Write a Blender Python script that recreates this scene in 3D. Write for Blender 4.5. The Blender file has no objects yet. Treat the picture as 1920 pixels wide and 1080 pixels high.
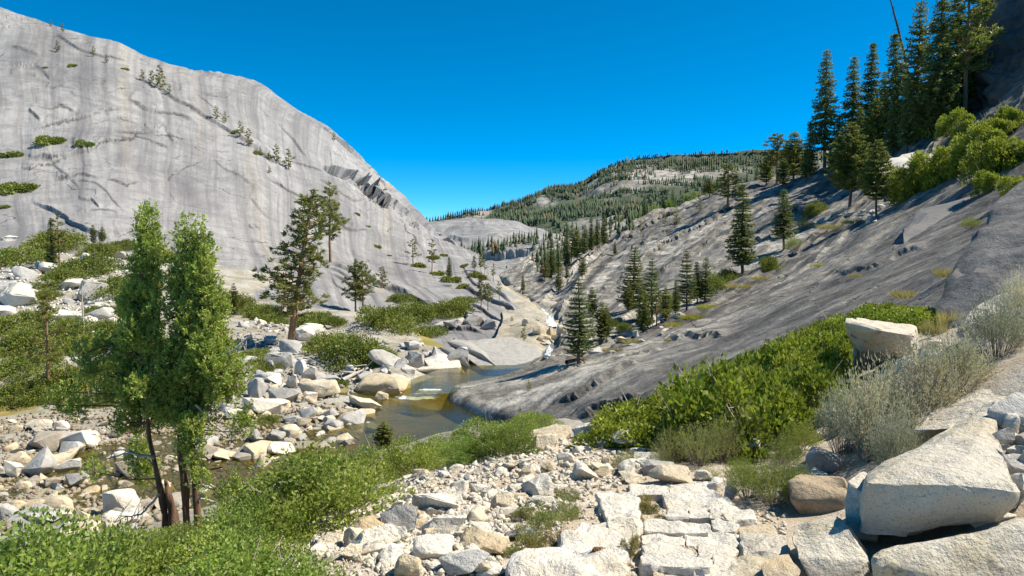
import bpy, bmesh, math, random
import numpy as np
from mathutils import Vector, Matrix, Euler
from mathutils.bvhtree import BVHTree

scene = bpy.context.scene
COL = scene.collection
random.seed(7)
RNG = np.random.default_rng(7)

# ------------------------------------------------------------------ camera
F = 1321.0                               # focal length in photo pixels (1920 wide)
PITCH = math.atan(70 / F)                # camera looks a little down; eye is the origin
cam_data = bpy.data.cameras.new('camera')
cam_data.sensor_width = 36.0
cam_data.lens = F / 1920 * 36.0
cam_data.clip_start = 0.05
cam_data.clip_end = 20000
cam = bpy.data.objects.new('camera', cam_data)
COL.objects.link(cam)
cam.rotation_euler = (math.pi / 2 - PITCH, 0, 0)
scene.camera = cam

# ------------------------------------------------------------------ sky and sun
SUN_EL, SUN_AZ = math.radians(52), math.radians(85)      # azimuth measured from straight ahead to the right
world = bpy.data.worlds.new('World')
scene.world = world
world.use_nodes = True
wn = world.node_tree
wn.nodes.clear()
sky = wn.nodes.new('ShaderNodeTexSky')
sky.sky_type = 'NISHITA'
sky.sun_disc = False
sky.sun_elevation = SUN_EL
sky.sun_rotation = SUN_AZ
sky.altitude = 8000
sky.air_density = 1.0
sky.dust_density = 0.0
sky.ozone_density = 1.6
hsv = wn.nodes.new('ShaderNodeHueSaturation')
hsv.inputs['Hue'].default_value = 0.486
hsv.inputs['Saturation'].default_value = 1.45
hsv.inputs['Value'].default_value = 1.05
bg = wn.nodes.new('ShaderNodeBackground')
bg.inputs['Strength'].default_value = 0.132
wo = wn.nodes.new('ShaderNodeOutputWorld')
wn.links.new(sky.outputs[0], hsv.inputs['Color'])
wn.links.new(hsv.outputs[0], bg.inputs['Color'])
wn.links.new(bg.outputs[0], wo.inputs['Surface'])

sun_data = bpy.data.lights.new('sun', 'SUN')
sun_data.energy = 5.0
sun_data.angle = math.radians(0.5)
sun_data.color = (1.0, 0.93, 0.80)
sun = bpy.data.objects.new('sun', sun_data)
COL.objects.link(sun)
SUN_DIR = Vector((math.cos(SUN_EL) * math.sin(SUN_AZ), math.cos(SUN_EL) * math.cos(SUN_AZ), math.sin(SUN_EL)))
sun.rotation_euler = SUN_DIR.to_track_quat('Z', 'Y').to_euler()
sun.location = (200, 100, 300)

vs = scene.view_settings
vs.view_transform = 'Standard'
vs.look = 'None'
vs.exposure = 0.75
vs.gamma = 1.0
vs.use_curve_mapping = False
scene.cycles.max_bounces = 6
scene.cycles.diffuse_bounces = 2
scene.cycles.glossy_bounces = 2
scene.cycles.transmission_bounces = 4
scene.cycles.transparent_max_bounces = 6

# ------------------------------------------------------------------ helpers
CP, SP = math.cos(PITCH), math.sin(PITCH)
def P(px, py, d):
    """world point seen at photo pixel (px, py) and standing d metres ahead"""
    dx, dz = (px - 960) / F, (540 - py) / F
    y, z = CP + dz * SP, -SP + dz * CP
    k = d / y
    return np.array((dx * k, d, z * k))
def Parr(a):
    a = np.asarray(a, float)
    dx, dz = (a[..., 0] - 960) / F, (540 - a[..., 1]) / F
    y, z = CP + dz * SP, -SP + dz * CP
    k = a[..., 2] / y
    return np.stack((dx * k, a[..., 2], z * k), -1)

def _hash(ix, iy, iz, seed):
    h = (ix.astype(np.int64) * 374761393 + iy.astype(np.int64) * 668265263 + iz.astype(np.int64) * 2147483647 + seed * 1274126177) & 0xffffffff
    h = ((h ^ (h >> 13)) * 1274126177) & 0xffffffff
    h = (h ^ (h >> 16)) & 0xffffffff
    return h.astype(np.float64) / 0xffffffff
def noise3(p, seed=0):
    p = np.asarray(p, float)
    i = np.floor(p).astype(np.int64)
    f = p - i
    f = f * f * f * (f * (f * 6 - 15) + 10)
    r = 0
    for a in (0, 1):
        wx = f[..., 0] if a else 1 - f[..., 0]
        for b in (0, 1):
            wy = f[..., 1] if b else 1 - f[..., 1]
            for c in (0, 1):
                wz = f[..., 2] if c else 1 - f[..., 2]
                r = r + wx * wy * wz * _hash(i[..., 0] + a, i[..., 1] + b, i[..., 2] + c, seed)
    return r * 2 - 1
def fbm(p, seed=0, octaves=4, gain=0.5):
    p = np.asarray(p, float)
    r, a, s = 0, 1.0, 1.0
    for k in range(octaves):
        r = r + a * noise3(p * s + 17.3 * k, seed + k)
        a *= gain
        s *= 2.03
    return r

def mesh_np(name, verts, faces, mat=None, uv=None, smooth=True, sharp=None, joint=None, pale=None):
    verts = np.ascontiguousarray(verts, np.float32)
    faces = np.ascontiguousarray(faces, np.int32)
    me = bpy.data.meshes.new(name)
    me.vertices.add(len(verts))
    me.vertices.foreach_set('co', verts.ravel())
    k = faces.shape[1]
    me.loops.add(faces.size)
    me.loops.foreach_set('vertex_index', faces.ravel())
    me.polygons.add(len(faces))
    me.polygons.foreach_set('loop_start', np.arange(0, faces.size, k, dtype=np.int32))
    me.polygons.foreach_set('loop_total', np.full(len(faces), k, np.int32))
    if smooth:
        me.polygons.foreach_set('use_smooth', np.ones(len(faces), bool))
    if uv is not None:
        l = me.uv_layers.new(name='UVMap')
        l.data.foreach_set('uv', np.ascontiguousarray(uv, np.float32)[faces.ravel()].ravel())
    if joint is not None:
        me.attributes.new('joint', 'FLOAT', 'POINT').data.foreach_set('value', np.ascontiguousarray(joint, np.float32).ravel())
    if pale is not None:
        me.attributes.new('pale_or_lit', 'FLOAT', 'POINT').data.foreach_set('value', np.ascontiguousarray(pale, np.float32).ravel())
    me.update(calc_edges=True)
    if sharp is not None:
        me.set_sharp_from_angle(angle=math.radians(sharp))
    if mat is not None:
        me.materials.append(mat)
    return me
def link(name, me, parent=None, loc=None, rot=None, scale=None):
    o = bpy.data.objects.new(name, me)
    COL.objects.link(o)
    if parent is not None:
        o.parent = parent
    if loc is not None: o.location = loc
    if rot is not None: o.rotation_euler = rot
    if scale is not None: o.scale = scale
    return o
def tag(o, label=None, cat=None, group=None, kind=None):
    if label: o['label'] = label
    if cat: o['category'] = cat
    if group: o['group'] = group
    if kind: o['kind'] = kind
    return o
def empty(name, loc, rot=(0, 0, 0), scale=(1, 1, 1)):
    o = bpy.data.objects.new(name, None)
    COL.objects.link(o)
    o.location = loc
    o.rotation_euler = rot
    o.scale = scale
    o.empty_display_size = 0.2
    return o

def cr(p, n):
    """uniform Catmull-Rom along axis 0 of p, n samples per whole length"""
    p = np.asarray(p, float)
    m = len(p)
    q = np.concatenate([2 * p[:1] - p[1:2], p, 2 * p[-1:] - p[-2:-1]])
    t = np.linspace(0, m - 1, n)
    i = np.minimum(t.astype(int), m - 2)
    f = (t - i).reshape((-1,) + (1,) * (p.ndim - 1))
    a, b, c, d = q[i], q[i + 1], q[i + 2], q[i + 3]
    return 0.5 * ((2 * b) + (c - a) * f + (2 * a - 5 * b + 4 * c - d) * f ** 2 + (3 * b - a - 3 * c + d) * f ** 3)
def loft(cols, nu, nv):
    """cols: polylines (same length) of (px, py, distance) running from foot to top -> grid of points (nu, nv, 3) and grid of pixels"""
    a = np.array(cols, float)
    a[..., 2] = np.log(a[..., 2])
    a = cr(a, nu)
    a = np.swapaxes(cr(np.swapaxes(a, 0, 1), nv), 0, 1)
    a[..., 2] = np.exp(a[..., 2])
    return Parr(a), a
def grid_normals(g):
    du = np.gradient(g, axis=0)
    dv = np.gradient(g, axis=1)
    n = np.cross(du, dv)
    return n / (np.linalg.norm(n, axis=-1, keepdims=True) + 1e-9)
def grid_faces(nu, nv):
    i = np.arange(nu * nv).reshape(nu, nv)
    return np.stack((i[:-1, :-1], i[1:, :-1], i[1:, 1:], i[:-1, 1:]), -1).reshape(-1, 4)
SURF = {}
def add_surface(key, name, g, mat, label=None, parent=None, uvscale=(1, 1), joint=None, pale=None, sharp=None):
    nu, nv = g.shape[:2]
    f = grid_faces(nu, nv)
    u, v = np.meshgrid(np.linspace(0, uvscale[0], nu), np.linspace(0, uvscale[1], nv), indexing='ij')
    me = mesh_np(name, g.reshape(-1, 3), f, mat, uv=np.stack((u, v), -1).reshape(-1, 2), joint=joint, pale=pale, sharp=sharp)
    o = link(name, me, parent)
    o['kind'] = 'structure'
    if label: o['label'] = label
    step = 2 if nu * nv > 60000 else 1
    gs = g[::step, ::step]
    fs = grid_faces(*gs.shape[:2])
    SURF[key] = BVHTree.FromPolygons(gs.reshape(-1, 3).tolist(), fs.tolist())
    return o
def hit(px, py, keys=None, maxd=1e9):
    """first terrain point on the line of sight through a photo pixel"""
    r = Vector(P(px, py, 1.0)).normalized()
    best = None
    for k in (keys or SURF):
        loc, nor, idx, dist = SURF[k].ray_cast(Vector((0, 0, 0)), r, maxd)
        if loc is not None and (best is None or dist < best[2]):
            if nor.z < 0: nor = -nor
            best = (loc, nor, dist, k)
    return best
def drop(x, y, keys=None):
    """terrain point straight below (x, y)"""
    best = None
    for k in (keys or SURF):
        loc, nor, idx, dist = SURF[k].ray_cast(Vector((x, y, 900)), Vector((0, 0, -1)))
        if loc is not None and (best is None or loc.z > best[0].z):
            if nor.z < 0: nor = -nor
            best = (loc, nor, dist, k)
    return best

# ------------------------------------------------------------------ material helpers
class Mat:
    def __init__(self, name):
        self.m = bpy.data.materials.new(name)
        self.m.use_nodes = True
        self.t = self.m.node_tree
        self.t.nodes.clear()
        self.out = self.t.nodes.new('ShaderNodeOutputMaterial')
    def n(self, typ, ins=None, **props):
        nd = self.t.nodes.new('ShaderNode' + typ)
        for k, v in props.items(): setattr(nd, k, v)
        for k, v in (ins or {}).items():
            if isinstance(v, bpy.types.NodeSocket): self.t.links.new(v, nd.inputs[k])
            else: nd.inputs[k].default_value = v
        return nd
    def noise(self, vec, scale, detail=4, rough=0.55, dist=0.0):
        return self.n('TexNoise', {'Vector': vec, 'Scale': scale, 'Detail': detail, 'Roughness': rough, 'Distortion': dist}).outputs['Fac']
    def ramp(self, fac, stops):
        r = self.n('ValToRGB', {'Fac': fac})
        e = r.color_ramp.elements
        while len(e) < len(stops): e.new(0.5)
        for el, (p, c) in zip(e, stops):
            el.position = p
            el.color = c if len(c) == 4 else (*c, 1)
        return r.outputs['Color']
    def fac(self, fac, lo, hi, a=0.0, b=1.0):
        return self.n('MapRange', {'Value': fac, 'From Min': lo, 'From Max': hi, 'To Min': a, 'To Max': b}).outputs['Result']
    def mix(self, f, a, b, mode='MIX'):
        nd = self.n('Mix', data_type='RGBA', blend_type=mode, clamp_factor=True)
        for k, v in ((0, f), (6, a), (7, b)):
            if isinstance(v, bpy.types.NodeSocket): self.t.links.new(v, nd.inputs[k])
            else: nd.inputs[k].default_value = (v if k == 0 else ((*v, 1) if len(v) == 3 else v))
        return nd.outputs[2]
    def math(self, op, a, b=0.0):
        nd = self.n('Math', operation=op)
        for k, v in ((0, a), (1, b)):
            if isinstance(v, bpy.types.NodeSocket): self.t.links.new(v, nd.inputs[k])
            else: nd.inputs[k].default_value = v
        return nd.outputs[0]
    def map(self, vec, scale):
        return self.n('Mapping', {'Vector': vec, 'Scale': scale}).outputs[0]
    def bump(self, h, strength, dist):
        return self.n('Bump', {'Height': h, 'Strength': strength, 'Distance': dist}).outputs[0]
    def finish(self, color, rough=0.85, normal=None, spec=0.25, **extra):
        ins = {'Base Color': color if isinstance(color, bpy.types.NodeSocket) else (*color, 1), 'Roughness': rough, 'Specular IOR Level': spec}
        if normal is not None: ins['Normal'] = normal
        ins.update(extra)
        b = self.n('BsdfPrincipled', ins)
        self.t.links.new(b.outputs[0], self.out.inputs['Surface'])
        return self.m

def mat_slab(name, pale, mid, dark, ku, kv, amount=0.6, scale=1.0, warm=None, moss=None, bumpd=0.5, relief=0.6, pale_or_lit=None, patch=0.35):
    """bare granite sheet with water streaks running down it (uv runs across / down the slope)"""
    m = Mat(name)
    pos = m.n('NewGeometry').outputs['Position']
    uv = m.n('UVMap').outputs[0]
    warp = m.n('TexNoise', {'Vector': uv, 'Scale': 6.0, 'Detail': 3.0}).outputs['Color']
    uvw = m.mix(0.035, uv, warp, 'ADD')
    big = m.noise(pos, 0.02 * scale, 5, 0.6)
    midn = m.noise(pos, 0.16 * scale, 7, 0.65)
    fine = m.noise(pos, 1.6 * scale, 5, 0.7)
    st = m.noise(m.map(uvw, (ku, kv, 1)), 1.0, 6, 0.62)
    st2 = m.noise(m.map(uvw, (ku * 3.3, kv * 1.7, 1)), 1.0, 4, 0.6)
    c = m.mix(m.fac(big, 0.35, 0.65), mid, pale)
    if pale_or_lit:
        pa = m.n('Attribute', attribute_name='pale_or_lit').outputs['Fac']
        c = m.mix(m.math('MULTIPLY', pa, m.fac(st, 0.66, 0.46, 0.35, 1.0)), c, pale_or_lit)  # lighter slope rock: part polished granite, part sunlit tone put into the colour
    s = m.math('MULTIPLY', m.fac(st, 0.47, 0.68), m.fac(midn, 0.3, 0.62, 0.35, 1.0))
    c = m.mix(m.math('MULTIPLY', s, amount), c, dark)
    c = m.mix(m.math('MULTIPLY', m.fac(st2, 0.52, 0.75), amount * 0.55), c, dark)
    c = m.mix(m.fac(st2, 0.42, 0.25, 0, 0.6), c, tuple(min(1, x * 1.3) for x in pale))
    blotch = m.noise(m.map(uvw, (ku * 0.12, kv * 2.2, 1)), 1.0, 5, 0.6)
    c = m.mix(m.fac(blotch, 0.50, 0.70, 0, amount * 0.7), c, dark)
    if warm:
        w = m.noise(m.map(uvw, (ku * 0.35, kv * 0.6, 1)), 1.0, 4, 0.6)
        c = m.mix(m.fac(w, 0.55, 0.75, 0, 0.55), c, warm)
    if moss:
        w = m.noise(pos, 0.09 * scale, 6, 0.7)
        c = m.mix(m.fac(w, 0.58, 0.72, 0, 0.6), c, moss)
    c = m.mix(m.fac(midn, 0.60, 0.40, 0, patch), c, dark)
    c = m.mix(m.fac(m.noise(pos, 0.55 * scale, 6, 0.75), 0.52, 0.66, 0, patch), c, dark)
    c = m.mix(1.0, c, m.ramp(fine, [(0.28, (0.66, 0.66, 0.67)), (0.5, (1, 1, 1)), (0.75, (1.0, 1.0, 1.0))]), 'MULTIPLY')
    ck = m.n('TexVoronoi', {'Vector': m.mix(0.5, m.map(pos, (0.045 * scale,) * 3), m.n('TexNoise', {'Vector': pos, 'Scale': 0.12 * scale, 'Detail': 4.0}).outputs['Color'], 'ADD'), 'Scale': 1.0}, feature='DISTANCE_TO_EDGE').outputs['Distance']
    ckm = m.math('MULTIPLY', m.fac(ck, 0.010, 0.002), m.fac(m.noise(pos, 0.05 * scale, 2), 0.5, 0.58))
    c = m.mix(m.math('MULTIPLY', ckm, 0.75), c, (0.05, 0.05, 0.055))
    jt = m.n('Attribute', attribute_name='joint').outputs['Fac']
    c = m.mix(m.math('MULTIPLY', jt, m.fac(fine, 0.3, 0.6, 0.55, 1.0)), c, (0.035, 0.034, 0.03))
    h = m.math('ADD', m.math('MULTIPLY', midn, 1.0), m.math('MULTIPLY', fine, 0.22))
    h = m.math('SUBTRACT', h, m.math('MULTIPLY', ckm, 0.4))
    h = m.math('ADD', h, m.math('ADD', m.math('MULTIPLY', st, relief), m.math('MULTIPLY', st2, relief * 0.6)))
    return m.finish(c, 0.85, m.bump(h, 0.8, bumpd), 0.25)

def mat_rock(name, a, b, stain, speck=0.5, rough=0.85, lichen=0.0):
    """broken granite block: salt-and-pepper grain, tone differs from block to block"""
    m = Mat(name)
    pos = m.n('NewGeometry').outputs['Position']
    rnd = m.n('ObjectInfo').outputs['Random']
    n1 = m.noise(pos, 2.3, 6, 0.65)
    n2 = m.noise(pos, 14.0, 6, 0.7)
    n3 = m.noise(pos, 85.0, 3, 0.75)
    n4 = m.noise(pos, 0.9, 4, 0.6)
    c = m.mix(rnd, a, b)
    c = m.mix(m.fac(m.math('ADD', n1, m.fac(rnd, 0, 1, -0.08, 0.08)), 0.50, 0.72, 0, 0.75), c, stain)
    c = m.mix(m.fac(n2, 0.55, 0.8, 0, 0.40), c, tuple(x * 0.5 for x in a))
    c = m.mix(m.fac(n3, 0.56, 0.72, 0, speck), c, (0.09, 0.085, 0.08))
    c = m.mix(m.fac(n3, 0.42, 0.30, 0, 0.5 * speck), c, (0.80, 0.79, 0.76))
    if lichen:
        c = m.mix(m.fac(m.noise(pos, 5.0, 5, 0.7), 0.6, 0.68, 0, lichen), c, (0.07, 0.07, 0.06))
    c = m.mix(m.fac(n4, 0.35, 0.6, 0.18, 0), c, (0.20, 0.19, 0.18))
    h = m.math('ADD', m.math('MULTIPLY', n1, 0.9), m.math('ADD', m.math('MULTIPLY', n2, 0.35), m.math('MULTIPLY', n3, 0.06)))
    return m.finish(c, rough, m.bump(h, 1.0, 0.11), 0.2)

def mat_leaf(name, c1, c2, c3=None, trans=0.3, spec=0.3, rough=0.5, clump=1.4):
    m = Mat(name)
    isl = m.n('NewGeometry').outputs['Random Per Island']
    rnd = m.n('ObjectInfo').outputs['Random']
    pos = m.n('NewGeometry').outputs['Position']
    c = m.mix(isl, c1, c2)
    if c3 is not None:
        c = m.mix(m.fac(m.math('FRACT', m.math('MULTIPLY', isl, 7.31)), 0.86, 0.95), c, c3)
    hs = m.n('HueSaturation', {'Color': c, 'Hue': m.fac(rnd, 0, 1, 0.488, 0.512), 'Value': m.fac(m.math('FRACT', m.math('MULTIPLY', rnd, 13.7)), 0, 1, 0.82, 1.2)})
    cl = m.noise(pos, clump, 3, 0.6)
    col = m.mix(1.0, hs.outputs[0], m.ramp(cl, [(0.30, (0.52, 0.60, 0.55)), (0.5, (0.95, 0.95, 0.95)), (0.70, (1.25, 1.18, 1.0))]), 'MULTIPLY')
    b = m.n('BsdfPrincipled', {'Base Color': col, 'Roughness': rough, 'Specular IOR Level': spec})
    tr = m.n('BsdfTranslucent', {'Color': m.mix(0.35, col, (0.20, 0.26, 0.02))})
    mx = m.n('MixShader', {0: trans, 1: b.outputs[0], 2: tr.outputs[0]})
    m.t.links.new(mx.outputs[0], m.out.inputs['Surface'])
    return m.m
def mat_bark(name, a, b, scale=8.0, kz=0.15):
    m = Mat(name)
    co = m.n('TexCoord').outputs['Object']
    n = m.noise(m.map(co, (scale, scale, scale * kz)), 1.0, 5, 0.65)
    return m.finish(m.mix(m.fac(n, 0.35, 0.65), a, b), 0.9, m.bump(n, 1.0, 0.03), 0.15)

# ------------------------------------------------------------------ terrain materials
M_dome = mat_slab('granite_dome_rock', (0.35, 0.338, 0.325), (0.26, 0.252, 0.246), (0.085, 0.082, 0.088), 46, 1.4, 0.88, 1.0, warm=(0.42, 0.35, 0.25), relief=0.22, bumpd=0.32, patch=0.30)
M_slope = mat_slab('granite_slope_rock', (0.31, 0.292, 0.262), (0.185, 0.173, 0.155), (0.042, 0.040, 0.038), 42, 1.6, 1.0, 2.4, warm=(0.34, 0.27, 0.17), moss=(0.15, 0.13, 0.05), bumpd=0.5, relief=0.35, pale_or_lit=(0.50, 0.47, 0.41), patch=0.72)
M_far_dome = mat_slab('far_granite', (0.36, 0.35, 0.335), (0.28, 0.27, 0.265), (0.11, 0.11, 0.12), 9, 26, 0.7, 0.5, bumpd=2.0)
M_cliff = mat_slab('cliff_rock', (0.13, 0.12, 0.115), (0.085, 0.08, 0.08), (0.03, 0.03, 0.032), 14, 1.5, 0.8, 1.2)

def polydist(px, py, pts):
    """signed pixel distance of a surface point from a crack line: >0 above it; 2nd value position along the line"""
    best = np.full(px.shape, 1e9); sgn = np.zeros(px.shape); along = np.zeros(px.shape)
    pts = np.asarray(pts, float)
    L = len(pts) - 1
    for k in range(L):
        a, b = pts[k], pts[k + 1]
        ab = b - a
        t = np.clip(((px - a[0]) * ab[0] + (py - a[1]) * ab[1]) / (ab @ ab), 0, 1)
        dx, dy = px - (a[0] + t * ab[0]), py - (a[1] + t * ab[1])
        d = np.hypot(dx, dy)
        s = np.sign(ab[0] * dy - ab[1] * dx)          # image y runs down
        m = d < best
        best[m] = d[m]; sgn[m] = s[m]; along[m] = ((k + t) / L)[m]
    return best, -sgn, along
JOINT = [0]
def ledges(g, pix, items, hs=0.45):
    """exfoliation sheets: rock above each line stands proud and ends there in a small overhang"""
    n = grid_normals(g)
    flip = np.where((n * g).sum(-1, keepdims=True) > 0, -1.0, 1.0)
    n = n * flip
    JOINT[0] = np.zeros(pix.shape[:2])
    wob = fbm(np.stack((pix[..., 0] * 0.025, pix[..., 1] * 0.025, 0 * pix[..., 0]), -1), 5, 5, 0.6) * 6
    for pts, h, fade in items:
        d, s, al = polydist(pix[..., 0] + wob, pix[..., 1] + wob * 0.7, pts)
        taper = np.clip(np.minimum(al, 1 - al) * 6, 0, 1) ** 0.7
        sd = s * d
        w = np.clip((sd + 1.3) / 2.6, 0, 1) * np.exp(-np.maximum(sd, 0) / fade) * taper
        if h < 0: w = np.clip((-sd + 2.2) / 4.4, 0, 1) * np.exp(-np.maximum(-sd, 0) / fade) * taper
        g = g + n * (w * h * hs)[..., None]
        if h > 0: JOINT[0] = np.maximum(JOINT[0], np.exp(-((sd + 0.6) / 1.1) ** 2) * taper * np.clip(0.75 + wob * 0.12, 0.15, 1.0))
    return g, n

# ---- the granite dome on the left (columns run from its foot up to the skyline and over it)
dome_cols = [
 [(-420,620,72),(-420,470,100),(-420,380,130),(-420,250,180),(-420,100,250),(-420,-90,340),(-420,-60,460)],
 [(-200,610,78),(-200,470,108),(-200,390,138),(-200,270,185),(-200,130,255),(-200,-30,340),(-200,0,460)],
 [(0,590,85),(0,472,113),(0,395,142),(0,285,185),(0,160,250),(0,20,335),(0,60,470)],
 [(110,580,88),(105,470,115),(105,390,147),(108,285,190),(108,170,255),(110,58,330),(120,90,470)],
 [(215,580,90),(208,468,118),(206,385,150),(210,288,194),(210,190,255),(200,85,325),(220,120,470)],
 [(330,600,86),(310,490,115),(300,400,150),(298,310,196),(296,210,260),(290,125,325),(320,150,470)],
 [(440,630,78),(415,515,112),(400,425,150),(390,335,200),(388,240,265),(385,143,330),(430,170,470)],
 [(560,640,70),(520,550,104),(495,455,148),(480,355,200),(470,265,270),(462,153,340),(530,200,480)],
 [(660,665,63),(610,585,92),(575,495,135),(550,405,195),(535,315,270),(530,198,350),(600,250,480)],
 [(770,685,57),(705,615,84),(660,535,125),(635,450,185),(618,365,265),(610,252,355),(680,310,490)],
 [(880,700,53),(800,625,78),(745,560,115),(710,490,175),(690,415,265),(685,312,370),(745,370,500)],
 [(970,690,53.5),(890,620,76),(828,565,110),(780,510,165),(755,450,255),(755,380,385),(800,420,500)],
 [(1027,668,56),(965,600,82),(900,560,115),(850,515,170),(815,470,265),(795,421,400),(820,440,520)],
 [(1040,640,63),(1012,592,84),(960,560,115),(905,520,170),(860,480,265),(816,437,410),(830,450,530)],
 [(1052,640,72),(1040,600,92),(1000,572,122),(945,530,178),(890,490,275),(845,462,430),(850,470,560)],
]
dome_g, dome_px = loft(dome_cols, 760, 360)
sil = np.clip((np.linspace(0, 1, 360) - 0.86) / 0.1, 0, 1)[None, :]
dist = dome_g[..., 1]
n0 = grid_normals(dome_g)
n0 = n0 * np.where((n0 * dome_g).sum(-1, keepdims=True) > 0, -1.0, 1.0)
ucoord = np.linspace(0, 1, 760)[:, None] * np.ones((1, 360))
vcoord = np.ones((760, 1)) * np.linspace(0, 1, 360)[None, :]
dd = fbm(dome_g * 0.018, 3, 3) * 2.2 + fbm(dome_g * 0.06, 8, 4) * 0.35 + fbm(np.stack((ucoord * 90, vcoord * 9, 0 * ucoord), -1), 12, 4) * 0.10
# thin sheets peeling off in arcs
sh = fbm(dome_g * np.array([0.012, 0.012, 0.03]), 31, 4)
shf = (sh * 6) % 1.0
dd = dd + np.clip(shf / 0.12, 0, 1) * np.where(shf > 0.6, 0, 0.5 * (1 - shf / 0.6)) * np.clip((fbm(dome_g * 0.02, 41, 3) + 0.15) * 3, 0, 1)
dome_g = dome_g + n0 * (dd * np.clip(dist / 220, 0.25, 1.4))[..., None]
dome_ledges = [
 ([(70,250),(85,240),(130,232),(180,215),(205,208),(240,212)], 1.6, 26),
 ([(55,300),(100,305),(150,290),(200,278),(250,268),(290,240),(320,228)], 2.0, 30),
 ([(240,190),(265,205),(300,216),(330,220),(345,225),(365,235)], 2.4, 26),
 ([(40,318),(60,322),(110,308),(140,292),(165,282)], 1.4, 22),
 ([(300,165),(325,190),(360,205),(400,228),(430,252),(470,280),(510,312),(545,322)], 2.6, 22),
 ([(500,345),(530,358),(560,372),(590,380)], 2.2, 16),
 ([(606,313),(638,309),(666,318),(688,342),(706,368),(730,400)], -20.0, 9),
 ([(640,340),(660,350),(690,370)], 4.0, 8),
 ([(650,318),(672,330),(688,352)], 3.0, 6),
 ([(735,365),(765,405),(790,440)], -5.0, 14),
 ([(520,230),(560,270),(580,295)], 1.1, 20),
 ([(60,128),(80,140),(96,155)], 1.2, 12), ([(55,210),(70,224),(80,232)], 1.6, 10),
 ([(5,85),(40,95),(70,108)], 1.5, 12), ([(110,75),(150,98),(190,110),(240,120)], 1.6, 14),
 ([(150,378),(175,380),(190,398)], 1.0, 10), ([(205,345),(240,352),(262,338)], 1.0, 12),
 ([(60,385),(110,405),(160,440),(205,455)], 1.8, 16),
 ([(615,490),(640,505),(680,518),(720,540),(780,560)], 1.8, 20),
 ([(730,545),(760,556),(800,575),(850,585),(900,600),(935,612)], 1.6, 12),
 ([(820,520),(860,535),(900,553),(950,575),(975,590)], 1.5, 10),
 ([(870,505),(900,530),(935,550),(960,566)], 1.3, 9),
 ([(620,510),(650,530),(700,545)], 1.2, 12), ([(870,570),(920,590),(965,610),(1000,618)], 1.0, 9),
 ([(800,600),(840,610),(870,612),(905,618)], 1.2, 8),
 ([(610,515),(660,545),(700,560)], 1.0, 14),
]
rl = random.Random(4)
for k in range(26):
    x, y = rl.uniform(20, 760), 0
    y = rl.uniform(150, 470) if x < 420 else rl.uniform(220, 520)
    ang = math.radians(rl.uniform(-25, 15) if x < 330 else rl.uniform(28, 52))
    n_ = rl.randint(3, 6); line_ = [(x, y)]
    for q in range(n_):
        ang += rl.uniform(-.35, .35); L_ = rl.uniform(10, 28)
        x += L_ * math.cos(ang); y += L_ * math.sin(ang); line_.append((x, y))
    dome_ledges.append((line_, rl.uniform(0.3, 1.1), rl.uniform(8, 20)))
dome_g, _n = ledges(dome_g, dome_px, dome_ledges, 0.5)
# a hollow under the big overhang on the skyline flank
hx, hy = dome_px[..., 0], dome_px[..., 1]
dome_g = dome_g - _n * (1.0 * np.exp(-(((hx - 668) * 0.75 + (hy - 345) * 0.65) / 60) ** 2 - ((-(hx - 668) * 0.65 + (hy - 345) * 0.75) / 14) ** 2))[..., None]
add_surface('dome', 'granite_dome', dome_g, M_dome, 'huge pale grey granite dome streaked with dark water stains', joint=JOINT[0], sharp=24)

# ---- the sloping slabs on the right (lines run from the stream up to the ridge)
slope_cols = [
 [(1500,1080,5.2),(1700,980,5.4),(1900,860,5.8),(2100,700,6.5),(2350,500,8),(2700,200,11),(2900,100,15)],
 [(1420,960,9.5),(1600,800,10.5),(1760,640,12),(1900,520,13.5),(2050,380,16),(2300,150,22),(2500,60,30)],
 [(1260,900,14),(1480,760,15.5),(1690,620,18),(1860,490,21),(1990,360,26),(2150,180,34),(2350,60,46)],
 [(1120,845,22),(1330,730,24),(1570,600,28),(1760,490,34),(1880,390,42),(2000,250,52),(2150,60,66)],
 [(1040,818,30),(1200,720,32),(1440,610,38),(1680,470,48),(1820,360,58),(1920,245,74),(2050,60,95)],
 [(930,795,35),(1080,712,38),(1330,620,46),(1580,500,60),(1760,365,76),(1850,260,95),(1960,110,120)],
 [(815,745,42),(1000,695,45),(1220,640,53),(1490,520,74),(1700,365,98),(1790,275,115),(1900,170,140)],
 [(900,722,45),(1030,688,49),(1180,645,58),(1420,520,84),(1630,380,112),(1740,275,132),(1830,205,150)],
 [(985,690,50),(1065,660,55),(1190,605,70),(1370,500,98),(1540,385,130),(1680,280,155),(1770,230,170)],
 [(1035,668,56),(1080,630,63),(1180,570,84),(1320,470,118),(1460,375,150),(1600,300,175),(1700,260,195)],
 [(1045,620,68),(1090,585,80),(1165,530,105),(1270,450,142),(1390,370,175),(1500,322,200),(1560,308,230)],
 [(1040,590,84),(1075,560,98),(1130,510,128),(1220,447,165),(1310,392,200),(1400,350,228),(1450,340,270)],
 [(1000,572,110),(1040,545,128),(1085,505,160),(1150,460,200),(1220,420,232),(1290,385,258),(1330,380,310)],
 [(975,553,140),(1010,532,160),(1050,500,195),(1090,470,235),(1140,440,275),(1190,420,300),(1230,415,360)],
 [(955,535,175),(985,515,200),(1015,492,240),(1045,470,285),(1080,450,330),(1110,437,360),(1140,435,430)],
 [(930,520,215),(955,505,245),(980,488,285),(1005,470,335),(1030,458,380),(1050,448,420),(1070,445,500)],
]
NU, NV = 680, 290
slope_g, slope_px = loft(slope_cols, NU, NV)
dist = slope_g[..., 1]
n0 = grid_normals(slope_g)
n0 = n0 * np.where((n0 * slope_g).sum(-1, keepdims=True) > 0, -1.0, 1.0)
t = np.linspace(0, 1, NU)[:, None] * np.ones((1, NV))
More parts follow.
